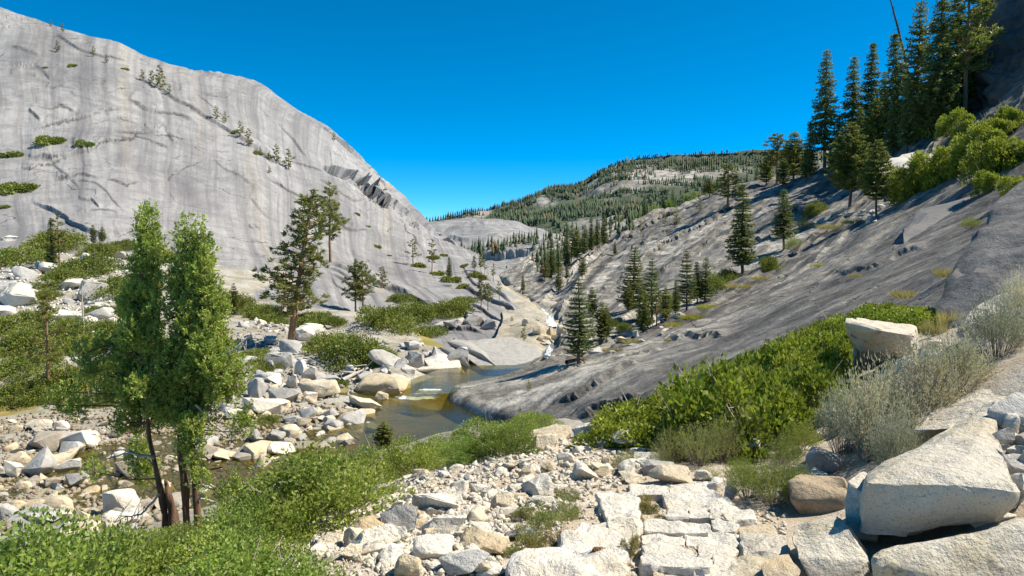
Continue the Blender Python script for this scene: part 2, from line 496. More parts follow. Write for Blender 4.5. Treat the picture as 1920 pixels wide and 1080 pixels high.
v = np.ones((NU, 1)) * np.linspace(0, 1, NV)[None, :]
warp = fbm(np.stack((t * 5, v * 1.0, 0 * t), -1), 51, 3)
ph = (t * 15 + warp * 1.1) % 1.0
amp = np.clip((fbm(np.stack((t * 9, v * 1.6, 0 * t), -1), 61, 3) + 0.25) * 2.2, 0, 1)
ter = np.where(ph < 0.05, ph / 0.05, np.exp(-(ph - 0.05) * 2.6)) * amp
ph2 = (t * 47 + warp * 3.5 + fbm(np.stack((t * 14, v * 2.0, 0 * t), -1), 65, 3) * 0.6) % 1.0
ter2 = np.where(ph2 < 0.1, ph2 / 0.1, np.exp(-(ph2 - 0.1) * 3.0)) * np.clip((fbm(np.stack((t * 16, v * 3, 0 * t), -1), 71, 3) + 0.1) * 2.5, 0, 1)
near = np.clip((t - 0.24) / 0.25, 0.12, 1)
dd = ter * 0.007 * dist * near + ter2 * 0.003 * dist * near + fbm(slope_g * 0.05, 55, 3) * 0.7 * np.clip(dist / 90, 0.1, 1.3) + fbm(slope_g * 0.35, 57, 4) * 0.18 * np.clip(dist / 60, 0.3, 2)
slope_g = slope_g + n0 * dd[..., None]
slope_g[..., 2] -= 2.2 * np.clip(1 - v / 0.04, 0, 1) ** 2
def sst(x, a, b): return np.clip((x - a) / (b - a), 0, 1) ** 2 * (3 - 2 * np.clip((x - a) / (b - a), 0, 1))
POLISH_LIT = sst(t, 0.30, 0.36) * (1 - sst(v, 0.35, 0.7)) * 1.0 + sst(t, 0.42, 0.55) * 0.38  # water-polished pale foot, plus sunlight on the slabs painted in as paler rock
POLISH_LIT = np.clip(POLISH_LIT * (1 + 0.8 * fbm(np.stack((t * 20, v * 5, 0 * t), -1), 77, 4)), 0, 1)
slope_ledges = [
 ([(1560,520),(1620,508),(1690,482),(1740,470)], 0.5, 22),
 ([(1250,648),(1300,636),(1340,632),(1360,642)], 0.7, 20),
 ([(1140,690),(1190,668),(1240,655)], 0.6, 16),
 ([(1040,760),(1080,740),(1130,715),(1170,700),(1200,672)], 0.8, 14),
 ([(1090,790),(1120,770),(1170,760),(1200,740)], 0.7, 14),
 ([(1420,430),(1500,400),(1560,365),(1620,330)], 0.9, 22),
 ([(1230,520),(1290,480),(1350,430),(1420,385)], 1.0, 22),
]
rl = random.Random(8)
for k in range(9):
    tt_ = rl.uniform(0.40, 0.78); v0 = rl.uniform(0.12, 0.7); v1 = v0 + rl.uniform(0.08, 0.35)
    dr = rl.uniform(-.03, .03); line_ = []
    for q in range(7):
        vv = min(0.86, v0 + (v1 - v0) * q / 6)
        iu_ = int(np.clip(tt_ + dr * q / 6 + rl.uniform(-.006, .006), 0, 1) * (NU - 1)); iv_ = int(vv * (NV - 1))
        line_.append(tuple(slope_px[iu_, iv_, :2])); dm = slope_px[iu_, iv_, 2]
    slope_ledges.append((line_, dm * rl.uniform(0.005, 0.018), rl.uniform(8, 22)))
slope_g, _n = ledges(slope_g, slope_px, slope_ledges, 0.42)
add_surface('slope', 'granite_slope', slope_g, M_slope, 'long dark grey granite slabs sloping down from the right to the stream', joint=JOINT[0], pale=POLISH_LIT, sharp=24)

# ---- dark cliff at the top right
cliff_cols = [
 [(1770,235,150),(1775,205,152),(1790,170,154),(1800,140,157),(1815,100,160),(1830,50,164),(1850,-20,168),(1880,-120,175)],
 [(1800,235,141),(1808,200,142),(1820,168,143),(1830,140,144),(1845,95,147),(1860,40,151),(1880,-40,156),(1900,-140,165)],
 [(1850,230,130),(1856,205,131),(1862,175,128),(1870,140,130),(1885,95,134),(1900,40,139),(1920,-50,144),(1940,-150,150)],
 [(1920,225,118),(1922,200,118),(1925,170,115),(1935,135,117),(1950,90,121),(1970,30,126),(1990,-60,131),(2010,-160,140)],
 [(2010,215,108),(2012,190,108),(2015,160,106),(2030,120,108),(2050,70,112),(2070,10,117),(2100,-80,122),(2120,-170,130)],
 [(2120,205,100),(2122,180,100),(2128,150,98),(2140,110,100),(2160,60,104),(2180,0,109),(2210,-90,114),(2230,-180,120)],
]
cliff_g, cliff_px = loft(cliff_cols, 150, 150)
n0 = grid_normals(cliff_g)
n0 = n0 * np.where((n0 * cliff_g).sum(-1, keepdims=True) > 0, -1.0, 1.0)
cliff_g = cliff_g + n0 * (fbm(cliff_g * 0.1, 90, 5) * 2.6 + np.abs(fbm(cliff_g * 0.25, 95, 3)) * 1.6)[..., None]
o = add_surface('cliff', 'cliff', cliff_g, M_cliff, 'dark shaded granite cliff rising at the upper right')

# ---- far valley: two pale domes and the wooded mountain
fa = [
 [(740,500,560),(740,470,600),(740,440,660),(740,432,720),(740,445,840)],
 [(800,500,550),(800,470,590),(800,432,660),(800,418,730),(800,430,860)],
 [(850,500,550),(850,465,590),(850,428,660),(850,415,735),(850,430,870)],
 [(910,500,550),(910,462,590),(910,428,660),(910,413,735),(910,430,880)],
 [(970,500,560),(970,465,600),(970,435,670),(970,421,740),(970,435,880)],
 [(1030,505,570),(1030,475,610),(1030,450,680),(1030,436,745),(1030,445,880)],
 [(1100,510,580),(1100,490,620),(1100,470,690),(1100,455,750),(1100,460,880)],
]
g, px = loft(fa, 160, 110)
n0 = grid_normals(g); n0 *= np.where((n0 * g).sum(-1, keepdims=True) > 0, -1.0, 1.0)
g = g + n0 * (fbm(g * 0.012, 120, 4) * 5 + fbm(g * np.array([.02, .02, .09]), 123, 3) * 2.5)[..., None]
g, _ = ledges(g, px, [([(820,440),(860,448),(905,452),(950,446)], 9, 6), ([(880,430),(930,428),(990,434)], 4, 6)])
add_surface('fardome', 'far_dome', g, M_far_dome, 'low pale granite dome at the head of the valley')
fb = [
 [(855,560,330),(870,520,350),(880,500,385),(890,488,405),(900,478,440),(905,476,520)],
 [(905,575,325),(915,530,345),(920,500,378),(925,484,400),(930,472,440),(935,472,520)],
 [(950,575,320),(960,530,340),(965,502,372),(970,478,395),(975,463,440),(980,464,520)],
 [(990,580,315),(1000,530,335),(1008,498,370),(1012,474,392),(1020,455,440),(1025,456,520)],
 [(1040,580,310),(1045,525,335),(1052,490,370),(1058,468,392),(1065,447,440),(1070,449,520)],
 [(1100,580,310),(1100,520,335),(1105,485,370),(1110,463,392),(1120,443,440),(1125,445,520)],
 [(1170,580,320),(1170,515,340),(1175,480,375),(1180,460,400),(1190,442,445),(1195,444,520)],
]
g, px = loft(fb, 170, 120)
n0 = grid_normals(g); n0 *= np.where((n0 * g).sum(-1, keepdims=True) > 0, -1.0, 1.0)
g = g + n0 * (fbm(g * 0.02, 140, 4) * 2 + fbm(g * 0.09, 143, 3) * 0.7)[..., None]
g, _ = ledges(g, px, [([(905,488),(935,492),(975,486),(1010,474),(1050,468),(1090,462)], 10, 8), ([(955,518),(985,508),(1020,500)], 2.5, 8)])
add_surface('fardome2', 'far_slab', g, M_far_dome, 'pale granite slab with a dark undercut face up the valley')

m = Mat('mountain_ground')
pos = m.n('NewGeometry').outputs['Position']
n1 = m.noise(pos, 0.006, 6, 0.65); n2 = m.noise(pos, 0.035, 6, 0.7)
bp = m.n('Attribute', attribute_name='pale_or_lit').outputs['Fac']
c = m.mix(m.math('MAXIMUM', m.fac(n1, 0.52, 0.60, 0, 0.7), m.math('MULTIPLY', bp, m.fac(n2, 0.62, 0.45))), (0.060, 0.075, 0.048), (0.40, 0.36, 0.33))
c = m.mix(m.fac(n2, 0.54, 0.7, 0, 0.7), c, (0.09, 0.10, 0.06))
M_mount = m.finish(c, 0.9, m.bump(n2, 1.0, 6.0), 0.1)
sky_line = [(560,445),(700,432),(800,418),(870,408),(920,397),(960,384),(1010,368),(1050,354),(1085,350),(1105,340),(1125,327),(1155,313),(1180,304),(1230,300),(1290,297),(1350,295),(1430,293),(1520,291),(1640,285),(1800,290),(2000,300)]
mc = []
for (x, y) in sky_line:
    D = 1750 - 0.15 * (x - 1100) if x > 1100 else 1750
    mc.append([(x - 40, 520, 620), (x - 20, y + (520 - y) * 0.55, 900), (x - 8, y + (520 - y) * 0.28, 1250), (x, y + (520 - y) * 0.08 + 2, 1580), (x, y, D), (x, y + 14, D + 300)])
g, mount_px = loft(mc, 300, 110)
n0 = grid_normals(g); n0 *= np.where((n0 * g).sum(-1, keepdims=True) > 0, -1.0, 1.0)
k = (np.clip(1 - np.abs(np.linspace(0, 1, 110) - 0.8) / 0.05, 0, 1) * 0.7)[None, :]
g = g + n0 * ((fbm(g * 0.004, 160, 4) * 14 + fbm(g * 0.02, 163, 3) * 5) * (1 - k))[..., None]
mount_g = g
bx_, by_ = mount_px[..., 0], mount_px[..., 1]
BALD = np.clip(1.5 * np.exp(-((bx_ - 1235) / 110) ** 2 - ((by_ - 322) / 16) ** 2) + np.exp(-((bx_ - 1020) / 30) ** 2 - ((by_ - 378) / 7) ** 2) + 0.8 * np.exp(-((bx_ - 1115) / 40) ** 2 - ((by_ - 352) / 20) ** 2) + 0.7 * np.exp(-((bx_ - 1000) / 90) ** 2 - ((by_ - 412) / 5) ** 2), 0, 1)
add_surface('mount', 'mountain', g, M_mount, 'wooded mountain with bare granite brow closing the valley', pale=BALD)

# ------------------------------------------------------------------ valley floor and trail bank: a height field through measured points
pts = [P(*q) for q in [
 (1200,1080,3.45),(600,1080,3.5),(1500,1080,3.45),(300,1080,5.0),(800,960,4.65),(1200,960,4.65),(1100,870,6.2),(1300,880,6.0),(1080,812,8.4),(1200,820,8.0),
 (950,900,5.9),(700,940,5.2),(560,1020,4.3),(900,850,7.1),(1000,830,8.0),
 (1450,900,5.5),(1500,830,6.5),(1400,800,8),(1600,720,8),(1700,660,8.8),(1850,610,8),(1900,700,5.2),(1800,800,5),(1650,870,5),(1920,900,3.7),(1750,1000,3.7),
 (1300,820,10),(1180,830,12),(1400,760,11),(1550,690,11),(1750,620,12),(1930,620,13),(1150,850,18),(1300,800,17),(1500,720,16),
 (400,1080,6.6),(300,1010,15),(0,1090,12),(0,1050,16),(-300,1050,16),(500,970,12.5),(600,910,15.5),(750,880,15),(700,860,23),(850,815,24),(950,810,20),(1010,800,24),(930,795,31),(560,990,8),(760,905,9.5),(900,868,10),
 (600,740,44),(650,700,49),(750,690,49),(850,672,53),(560,650,63),(450,700,47),(300,725,46),(120,712,46),(-150,700,47),(20,760,41.5),(200,745,43),(0,620,70),(150,600,70),(250,565,80),(0,540,85),(100,480,106),(300,490,109),(450,560,92),(560,605,78),(-300,500,100),(-300,640,65),
 (720,645,60),(700,605,74),(640,585,82),(360,620,66),(340,520,95),(-600,560,80),(-600,720,45),
]]
pts += [np.array(q) for q in [(0,0,-1.6),(-3,0,-1.75),(3,0,-1.35),(0,-4,-1.5),(-5,-4,-2.5),(5,-4,-0.8),(-9,0,-4.5),(-12,5,-5.3),(8,3,-0.6),(9,8,-1.0),(12,13,-4),(5,62,-13),(5,80,-14),(0,100,-15),(15,60,-13),(18,100,-15),(0,128,-16),(20,128,-16),(-20,128,-8),(-15,100,-11),(-10,85,-11),(18,40,-10),(20,25,-8),(-40,128,-3),(-90,128,0),(10,45,-11)]]
for (px_, py_, z) in [(100,950,-9.05),(0,900,-8.95),(200,860,-8.9),(350,800,-8.85),(500,850,-8.98),(590,825,-8.98),(700,790,-9.4),(800,770,-9.9),(850,790,-9.6),(450,760,-8.6),(0,800,-8.6),(-300,850,-9.1),(-600,900,-9.1),(200,930,-9.03),(350,870,-8.98),(620,800,-8.88),(640,832,-8.92),(600,775,-8.82),(560,800,-8.86),(655,762,-8.86),(690,830,-9.3),(880,765,-9.5),
                      (0,1000,-9.0),(240,960,-9.0),(520,890,-9.1),(-400,980,-8.8),(800,700,-8.7),(900,695,-8.9),(960,690,-9.0),(1010,680,-9.0)]:
    dz = (py_ - 470) / F
    pts.append(P(px_, py_, -z / dz))
pts = np.array(pts)
def tps_fit(p, lam=0.02):
    n = len(p)
    s = p[:, :2]
    r2 = ((s[:, None] - s[None]) ** 2).sum(-1)
    K = 0.5 * r2 * np.log(r2 + 1e-9) + lam * np.eye(n)
    A = np.zeros((n + 3, n + 3))
    A[:n, :n] = K
    A[:n, n] = 1; A[:n, n + 1:] = s
    A[n, :n] = 1; A[n + 1:, :n] = s.T
    b = np.concatenate([p[:, 2], np.zeros(3)])
    return np.linalg.solve(A, b)
TW = tps_fit(pts)
def ground_z(x, y):
    x, y = np.asarray(x, float), np.asarray(y, float)
    q = np.stack((x.ravel(), y.ravel()), -1)
    out = np.empty(len(q))
    for i in range(0, len(q), 20000):
        s = q[i:i + 20000]
        r2 = ((s[:, None] - pts[None, :, :2]) ** 2).sum(-1)
        out[i:i + 20000] = (0.5 * r2 * np.log(r2 + 1e-9)) @ TW[:-3] + TW[-3] + s @ TW[-2:]
    z = out.reshape(x.shape)
    p3 = np.stack((x, y, 0 * x), -1)
    w = np.clip((y - 8) / 12, 0.12, 1)
    z = z + (fbm(p3 * 0.45, 200, 3) * 0.17 + fbm(p3 * 0.12, 205, 2) * 0.15) * w + fbm(p3 * 2.2, 210, 3) * 0.03
    return z

m = Mat('trail_gravel')
pos = m.n('NewGeometry').outputs['Position']
n1 = m.noise(pos, 1.2, 5, 0.6); n2 = m.noise(pos, 40, 4, 0.75); n3 = m.noise(pos, 9, 5, 0.7)
c = m.mix(m.fac(n1, 0.4, 0.65), (0.42, 0.34, 0.25), (0.55, 0.49, 0.40))
c = m.mix(m.fac(n2, 0.5, 0.7, 0, 0.6), c, (0.22, 0.19, 0.15))
c = m.mix(m.fac(n3, 0.55, 0.72, 0, 0.45), c, (0.30, 0.25, 0.18))
M_gravel = m.finish(c, 0.95, m.bump(m.math('ADD', n3, m.math('MULTIPLY', n2, 0.4)), 1.0, 0.03), 0.1)
m = Mat('riverbank_earth')
pos = m.n('NewGeometry').outputs['Position']
sep = m.n('SeparateXYZ', {0: pos}).outputs['Z']
n1 = m.noise(pos, 0.35, 6, 0.65); n2 = m.noise(pos, 5, 6, 0.75); n3 = m.noise(pos, 1.4, 5, 0.7)
c = m.mix(m.fac(n1, 0.4, 0.6), (0.27, 0.24, 0.18), (0.40, 0.38, 0.34))
c = m.mix(m.fac(n2, 0.5, 0.66, 0, 0.8), c, (0.13, 0.105, 0.07))
wet = m.mix(m.fac(n1, 0.42, 0.6), (0.27, 0.21, 0.07), (0.17, 0.165, 0.045))
wet = m.mix(m.fac(n2, 0.55, 0.7, 0, 0.6), wet, (0.20, 0.16, 0.09))
c = m.mix(m.fac(m.math('ADD', sep, m.fac(n3, 0, 1, -0.05, 0.05)), -8.94, -9.03), c, wet)
M_earth = m.finish(c, 0.9, m.bump(m.math('ADD', n3, m.math('MULTIPLY', n2, 0.4)), 1.0, 0.12), 0.15)

xs, ys = np.meshgrid(np.linspace(-9, 10, 240), np.linspace(-4, 15, 240), indexing='ij')
g = np.stack((xs, ys, ground_z(xs, ys)), -1)
add_surface('trail', 'trail_ground', g, M_gravel, 'pale dusty gravel of the trail on its rocky bank')
def bank_patch(key, x0, x1, y0, y1, nx, ny):
    xs, ys = np.meshgrid(np.linspace(x0, x1, nx), np.linspace(y0, y1, ny), indexing='ij')
    z = ground_z(xs, ys)
    inside = np.clip(np.minimum(np.minimum(xs + 9, 10 - xs), 15 - ys) / 0.6, 0, 1) * (ys > -4)
    z = z - inside * 0.25
    add_surface(key, 'valley_floor', np.stack((xs, ys, z), -1), M_earth, 'stony valley floor between the stream and the granite dome')
bank_patch('bank', -110, 22, -6, 128, 290, 330)

# ---- bed of the stream where it comes down between the dome and the slabs
sc = []
for (x, y, d) in [(1015,690,52),(1025,668,57),(1030,645,63),(1040,618,71),(1034,592,83),(1003,567,110),(972,550,145),(947,532,190),(920,515,240)]:
    w = 2.6 / d * F
    sc.append([(x - 2.2 * w, y + 0.1 * w, d), (x - 0.7 * w, y - 0.05 * w, d), (x, y + 0.12 * w, d), (x + 0.7 * w, y - 0.05 * w, d), (x + 2.2 * w, y + 0.1 * w, d)])
g, _ = loft(sc, 120, 40)
g[..., 2] += fbm(g * 0.5, 240, 3) * 0.3
M_bed = mat_slab('stream_bed_rock', (0.50, 0.46, 0.38), (0.42, 0.37, 0.28), (0.20, 0.17, 0.12), 20, 4, 0.4, 4.0)
add_surface('streambed', 'stream_bed', g, M_bed, 'pale worn rock bed of the stream below the dome')

# ------------------------------------------------------------------ object materials
M_pale = mat_rock('pale_granite', (0.69, 0.62, 0.50), (0.70, 0.67, 0.61), (0.62, 0.50, 0.32), 0.45, lichen=0.2)
M_tan = mat_rock('tan_granite', (0.64, 0.56, 0.42), (0.56, 0.45, 0.29), (0.48, 0.34, 0.18), 0.5, lichen=0.3)
M_river = mat_rock('river_stone', (0.46, 0.40, 0.31), (0.27, 0.245, 0.21), (0.36, 0.26, 0.14), 0.4)
M_grey = mat_rock('grey_granite', (0.52, 0.50, 0.46), (0.38, 0.365, 0.34), (0.26, 0.24, 0.20), 0.5, lichen=0.5)
M_boulder = mat_rock('speckled_granite', (0.61, 0.55, 0.45), (0.62, 0.57, 0.47), (0.47, 0.38, 0.22), 0.9, lichen=0.6)
M_brown = mat_rock('rusty_granite', (0.44, 0.34, 0.22), (0.40, 0.31, 0.21), (0.28, 0.17, 0.08), 0.5)

M_willow = mat_leaf('willow_leaf', (0.17, 0.26, 0.035), (0.31, 0.38, 0.07), (0.42, 0.42, 0.18), 0.45, 0.35, 0.45)
M_manz = mat_leaf('manzanita_leaf', (0.16, 0.22, 0.02), (0.31, 0.35, 0.04), (0.40, 0.40, 0.12), 0.42, 0.25, 0.5)
M_mat = mat_leaf('mat_shrub_leaf', (0.13, 0.175, 0.028), (0.23, 0.26, 0.05), (0.28, 0.25, 0.10), 0.35, 0.3, 0.5)
M_sage = mat_leaf('sagebrush_leaf', (0.46, 0.435, 0.31), (0.62, 0.58, 0.45), (0.54, 0.45, 0.29), 0.3, 0.1, 0.8)
M_weed = mat_leaf('weed_leaf', (0.25, 0.29, 0.09), (0.36, 0.37, 0.14), (0.42, 0.31, 0.15), 0.35, 0.2, 0.6)
M_dry = mat_leaf('dry_grass', (0.42, 0.34, 0.13), (0.50, 0.44, 0.20), (0.30, 0.28, 0.08), 0.3, 0.2, 0.7)
M_gold = mat_leaf('golden_grass', (0.36, 0.36, 0.06), (0.44, 0.40, 0.07), (0.30, 0.30, 0.05), 0.4, 0.2, 0.6)
M_jun = mat_leaf('juniper_spray', (0.20, 0.28, 0.05), (0.42, 0.49, 0.11), (0.50, 0.47, 0.16), 0.38, 0.25, 0.55, 2.2)
M_pine = mat_leaf('pine_needles', (0.15, 0.185, 0.04), (0.28, 0.30, 0.08), (0.30, 0.26, 0.09), 0.35, 0.25, 0.5)
M_fir = mat_leaf('fir_needles', (0.11, 0.155, 0.045), (0.21, 0.25, 0.075), (0.26, 0.27, 0.09), 0.36, 0.25, 0.5)
M_aspen = mat_leaf('aspen_leaf', (0.20, 0.28, 0.04), (0.32, 0.40, 0.07), None, 0.45, 0.25, 0.5)
M_forest = mat_leaf('far_forest', (0.055, 0.085, 0.055), (0.10, 0.13, 0.075), (0.20, 0.13, 0.08), 0.12, 0.1, 0.8, 0.02)
M_bark_r = mat_bark('juniper_bark', (0.085, 0.05, 0.032), (0.19, 0.115, 0.075), 14)
M_bark_p = mat_bark('pine_bark', (0.22, 0.12, 0.065), (0.36, 0.22, 0.13), 5, 0.3)
M_bark_d = mat_bark('fir_bark', (0.09, 0.07, 0.055), (0.17, 0.135, 0.105), 6)
M_twig = mat_bark('grey_twig', (0.22, 0.18, 0.14), (0.36, 0.31, 0.26), 14)
M_dead = mat_bark('silver_dead_wood', (0.36, 0.32, 0.28), (0.52, 0.48, 0.43), 12)
M_snag = mat_bark('charred_snag_wood', (0.055, 0.055, 0.06), (0.11, 0.105, 0.105), 5)
M_cone = mat_bark('cone_scale', (0.14, 0.07, 0.035), (0.30, 0.17, 0.09), 60, 1)

# ------------------------------------------------------------------ rock builder
def hull_mesh(points, target=None, rough=0.03, seed=0, iters=3, mat=None, name='boulder', freq=2.2, bevel=0.06, sharp=32):
    """angular block: convex hull of the points, edges worn, faces broken up"""
    bm = bmesh.new()
    for p in points: bm.verts.new(p)
    bmesh.ops.convex_hull(bm, input=bm.verts)
    loose = [v for v in bm.verts if not v.link_faces]
    if loose: bmesh.ops.delete(bm, geom=loose, context='VERTS')
    bmesh.ops.dissolve_limit(bm, angle_limit=math.radians(4), verts=bm.verts, edges=bm.edges)
    co = np.array([v.co for v in bm.verts])
    ext = co.max(0) - co.min(0)
    size = float(np.median(ext))
    if bevel:
        bmesh.ops.bevel(bm, geom=list(bm.edges), offset=bevel * float(ext.min()), segments=2, profile=0.6, affect='EDGES', clamp_overlap=True)
    bmesh.ops.triangulate(bm, faces=bm.faces)
    target = target or size * 0.2
    for k in range(iters):
        es = [e for e in bm.edges if e.calc_length() > target * 1.35]
        if not es: break
        bmesh.ops.subdivide_edges(bm, edges=es, cuts=1, use_grid_fill=False)
        bmesh.ops.triangulate(bm, faces=[f for f in bm.faces if len(f.verts) > 3])
    bm.normal_update()
    co = np.array([v.co for v in bm.verts]); no = np.array([v.normal for v in bm.verts])
    q = co / size
    d = fbm(q * freq + seed * 7.7, seed, 4, 0.55) * rough * size
    st = np.floor((co[:, 2] / size + fbm(q * 1.3 + 9, seed + 3, 2) * 0.2) * 5)
    d = d + (_hash(st.astype(np.int64), np.zeros(len(st), np.int64), np.zeros(len(st), np.int64), seed + 5) - 0.5) * rough * 0.6 * size
    co = co + no * d[:, None]
    bm.verts.ensure_lookup_table()
    for v, c in zip(bm.verts, co): v.co = c
    me = bpy.data.meshes.new(name)
    bm.to_mesh(me); bm.free()
    for p in me.polygons: p.use_smooth = True
    me.set_sharp_from_angle(angle=math.radians(sharp))
    if mat: me.materials.append(mat)
    return me
def rand_block(seed, n=13, flat=0.7, box=0.75):
    """points of a random angular block, unit width, base near z = 0"""
    r = np.random.default_rng(seed)
    p = r.normal(size=(n, 3))
    p /= np.abs(p).max(1, keepdims=True) ** box * np.linalg.norm(p, axis=1, keepdims=True) ** (1 - box)
    p *= r.uniform(0.8, 1.0, (n, 1)) * np.array([0.5, 0.5 * r.uniform(0.7, 1.0), 0.5 * flat])
    p = p @ np.array(Matrix.Rotation(r.uniform(-0.3, 0.3), 3, 'X') @ Matrix.Rotation(r.uniform(-0.3, 0.3), 3, 'Y'))
    p[:, 2] -= p[:, 2].min()
    return p
PROTO = {}
def rock_protos(key, mat, n, detail, rough, flat=(0.45, 0.9)):
    PROTO[key] = []
    for k in range(n):
        pts_ = rand_block(hash(key) % 1000 * 0 + 100 * len(PROTO) + k, 10 + k % 6, flat[0] + (flat[1] - flat[0]) * ((k * 0.618) % 1))
        me = hull_mesh(pts_, detail, rough, k, 3, mat, 'stone_' + key, bevel=0.07)
        co = np.array([v.co for v in me.vertices])
        PROTO[key].append((me, co.max(0) - co.min(0)))
M_pebble = mat_rock('wet_pebble', (0.34, 0.28, 0.20), (0.24, 0.20, 0.15), (0.30, 0.21, 0.11), 0.3)
M_whale = mat_rock('smooth_grey_granite', (0.36, 0.345, 0.32), (0.36, 0.345, 0.32), (0.24, 0.225, 0.20), 0.3)
rock_protos('pale', M_pale, 12, 0.12, 0.05)
rock_protos('tan', M_tan, 8, 0.14, 0.05)
rock_protos('river', M_river, 12, 0.2, 0.05, (0.4, 0.75))
rock_protos('grey', M_grey, 10, 0.2, 0.05, (0.5, 0.95))

# ------------------------------------------------------------------ foliage builders
def rhombs(base, dirs, length, width, up=None, seed=0, curl=0.0):
    """one pointed leaf (a quad) per row"""
    n = len(base)
    r = np.random.default_rng(seed)
    dirs = dirs / (np.linalg.norm(dirs, axis=1, keepdims=True) + 1e-9)
    ref = r.normal(size=(n, 3)) if up is None else up
    side = np.cross(dirs, ref); side /= (np.linalg.norm(side, axis=1, keepdims=True) + 1e-9)
    L = np.broadcast_to(np.asarray(length, float).reshape(-1, 1), (n, 1)); W = np.broadcast_to(np.asarray(width, float).reshape(-1, 1), (n, 1))
    m_ = base + dirs * L * 0.45
    tip = base + dirs * L
    if curl: tip = tip + np.array([0, 0, -1.0]) * L * curl
    v = np.stack((base, m_ + side * W, tip, m_ - side * W), 1).reshape(-1, 3)
    return v, np.arange(4 * n).reshape(n, 4)
def tubes(segs, k=5):
    """list of (polyline, radii) -> tapered tubes"""
    V, Fc, o = [], [], 0
    for line, rad in segs:
        line = np.asarray(line, float); rad = np.asarray(rad, float)
        d = np.gradient(line, axis=0); d /= np.linalg.norm(d, axis=1, keepdims=True) + 1e-9
        ref = np.where(np.abs(d[:, 2:3]) > 0.9, np.array([[1.0, 0, 0]]), np.array([[0, 0, 1.0]]))
        a = np.cross(d, ref); a /= np.linalg.norm(a, axis=1, keepdims=True) + 1e-9
        b = np.cross(d, a)
        th = np.linspace(0, 2 * math.pi, k, endpoint=False)
        ring = line[:, None] + rad[:, None, None] * (np.cos(th)[None, :, None] * a[:, None] + np.sin(th)[None, :, None] * b[:, None])
        V.append(ring.reshape(-1, 3))
        m_ = len(line)
        i = np.arange(m_ * k).reshape(m_, k) + o
        j = np.roll(i, -1, 1)
        Fc.append(np.stack((i[:-1], j[:-1], j[1:], i[1:]), -1).reshape(-1, 4))
        o += m_ * k
    return np.concatenate(V), np.concatenate(Fc)
def join(parts):
    V, Fc, o = [], [], 0
    for v, f in parts:
        V.append(v); Fc.append(f + o); o += len(v)
    return np.concatenate(V), np.concatenate(Fc)
def rdir(r, n):
    d = r.normal(size=(n, 3))
    return d / np.linalg.norm(d, axis=1, keepdims=True)

def fir_meshes(seed, H=1.0, R=0.16, whorls=34, start=0.10, droop=0.35, density=1.0, leaf=M_fir, bark=M_bark_d, narrow=1.0, gaps=0.0, needle=1.0):
    """narrow tiered conifer, unit height"""
    r = np.random.default_rng(seed)
    segs = []
    zz = np.linspace(-0.02, 1, 14)
    lean = r.normal(0, 0.006, (14, 2)).cumsum(0) * 0.5
    tr = np.stack((lean[:, 0], lean[:, 1], zz), -1)
    segs.append((tr, 0.014 * (1 - zz.clip(0, 1)) ** 0.8 + 0.0012))
    B, D, LL, WW = [], [], [], []
    for w in range(whorls):
        h = start + (0.985 - start) * (w + r.uniform(-.4, .4)) / whorls
        h = min(max(h, start), 0.985)
        c = np.array([np.interp(h, zz, tr[:, 0]), np.interp(h, zz, tr[:, 1]), h])
        prof = (1 - h) ** 0.75 * min(1, (h - start + 0.10) / 0.2) if narrow == 1.0 else min((1 - h) * 2.6, 1) * min(1, (h - start + 0.10) / 0.2)
        nb = r.integers(5, 8)
        a0 = r.uniform(0, 6.28)
        for b in range(nb):
            if r.random() < gaps: continue
            a = a0 + 6.28 * b / nb + r.normal(0, 0.25)
            L = R * prof * r.uniform(0.6, 1.2) + 0.012
            out = np.array([math.cos(a), math.sin(a), 0])
            n = max(3, int(L / 0.012))
            t_ = np.linspace(0.12, 1, n)
            line = c + out * (t_ * L)[:, None] + np.array([0, 0, 1.0]) * ((-droop * t_ + 0.32 * t_ ** 2) * L)[:, None]
            if L > 0.05: segs.append((np.stack((c, line[n // 2], line[-1])), np.array([0.0028, 0.0018, 0.0005])))
            m_ = int(9 * density)
            idx = np.repeat(np.arange(n), m_)
            base = line[idx] + r.normal(0, 0.004, (len(idx), 3))
            sd = np.cross(out, [0, 0, 1.0])
            s = r.choice([-1, 1], len(idx))[:, None]
            d = out * r.uniform(0.2, 1.0, (len(idx), 1)) + sd * s * r.uniform(0.2, 1.0, (len(idx), 1)) + np.array([0, 0, 1.0]) * r.normal(0.02, 0.35, (len(idx), 1))
            B.append(base); D.append(d)
            ln = 0.028 * needle * r.uniform(0.6, 1.2, len(idx)) * (0.55 + 0.45 * prof)
            LL.append(ln); WW.append(ln * 0.2)
    B, D, LL, WW = map(np.concatenate, (B, D, LL, WW))
    v, f = rhombs(B, D, LL, WW, seed=seed)
    tv, tf = tubes(segs)
    return mesh_np('conifer_crown', v, f, leaf, smooth=False), mesh_np('conifer_trunk', tv, tf, bark)
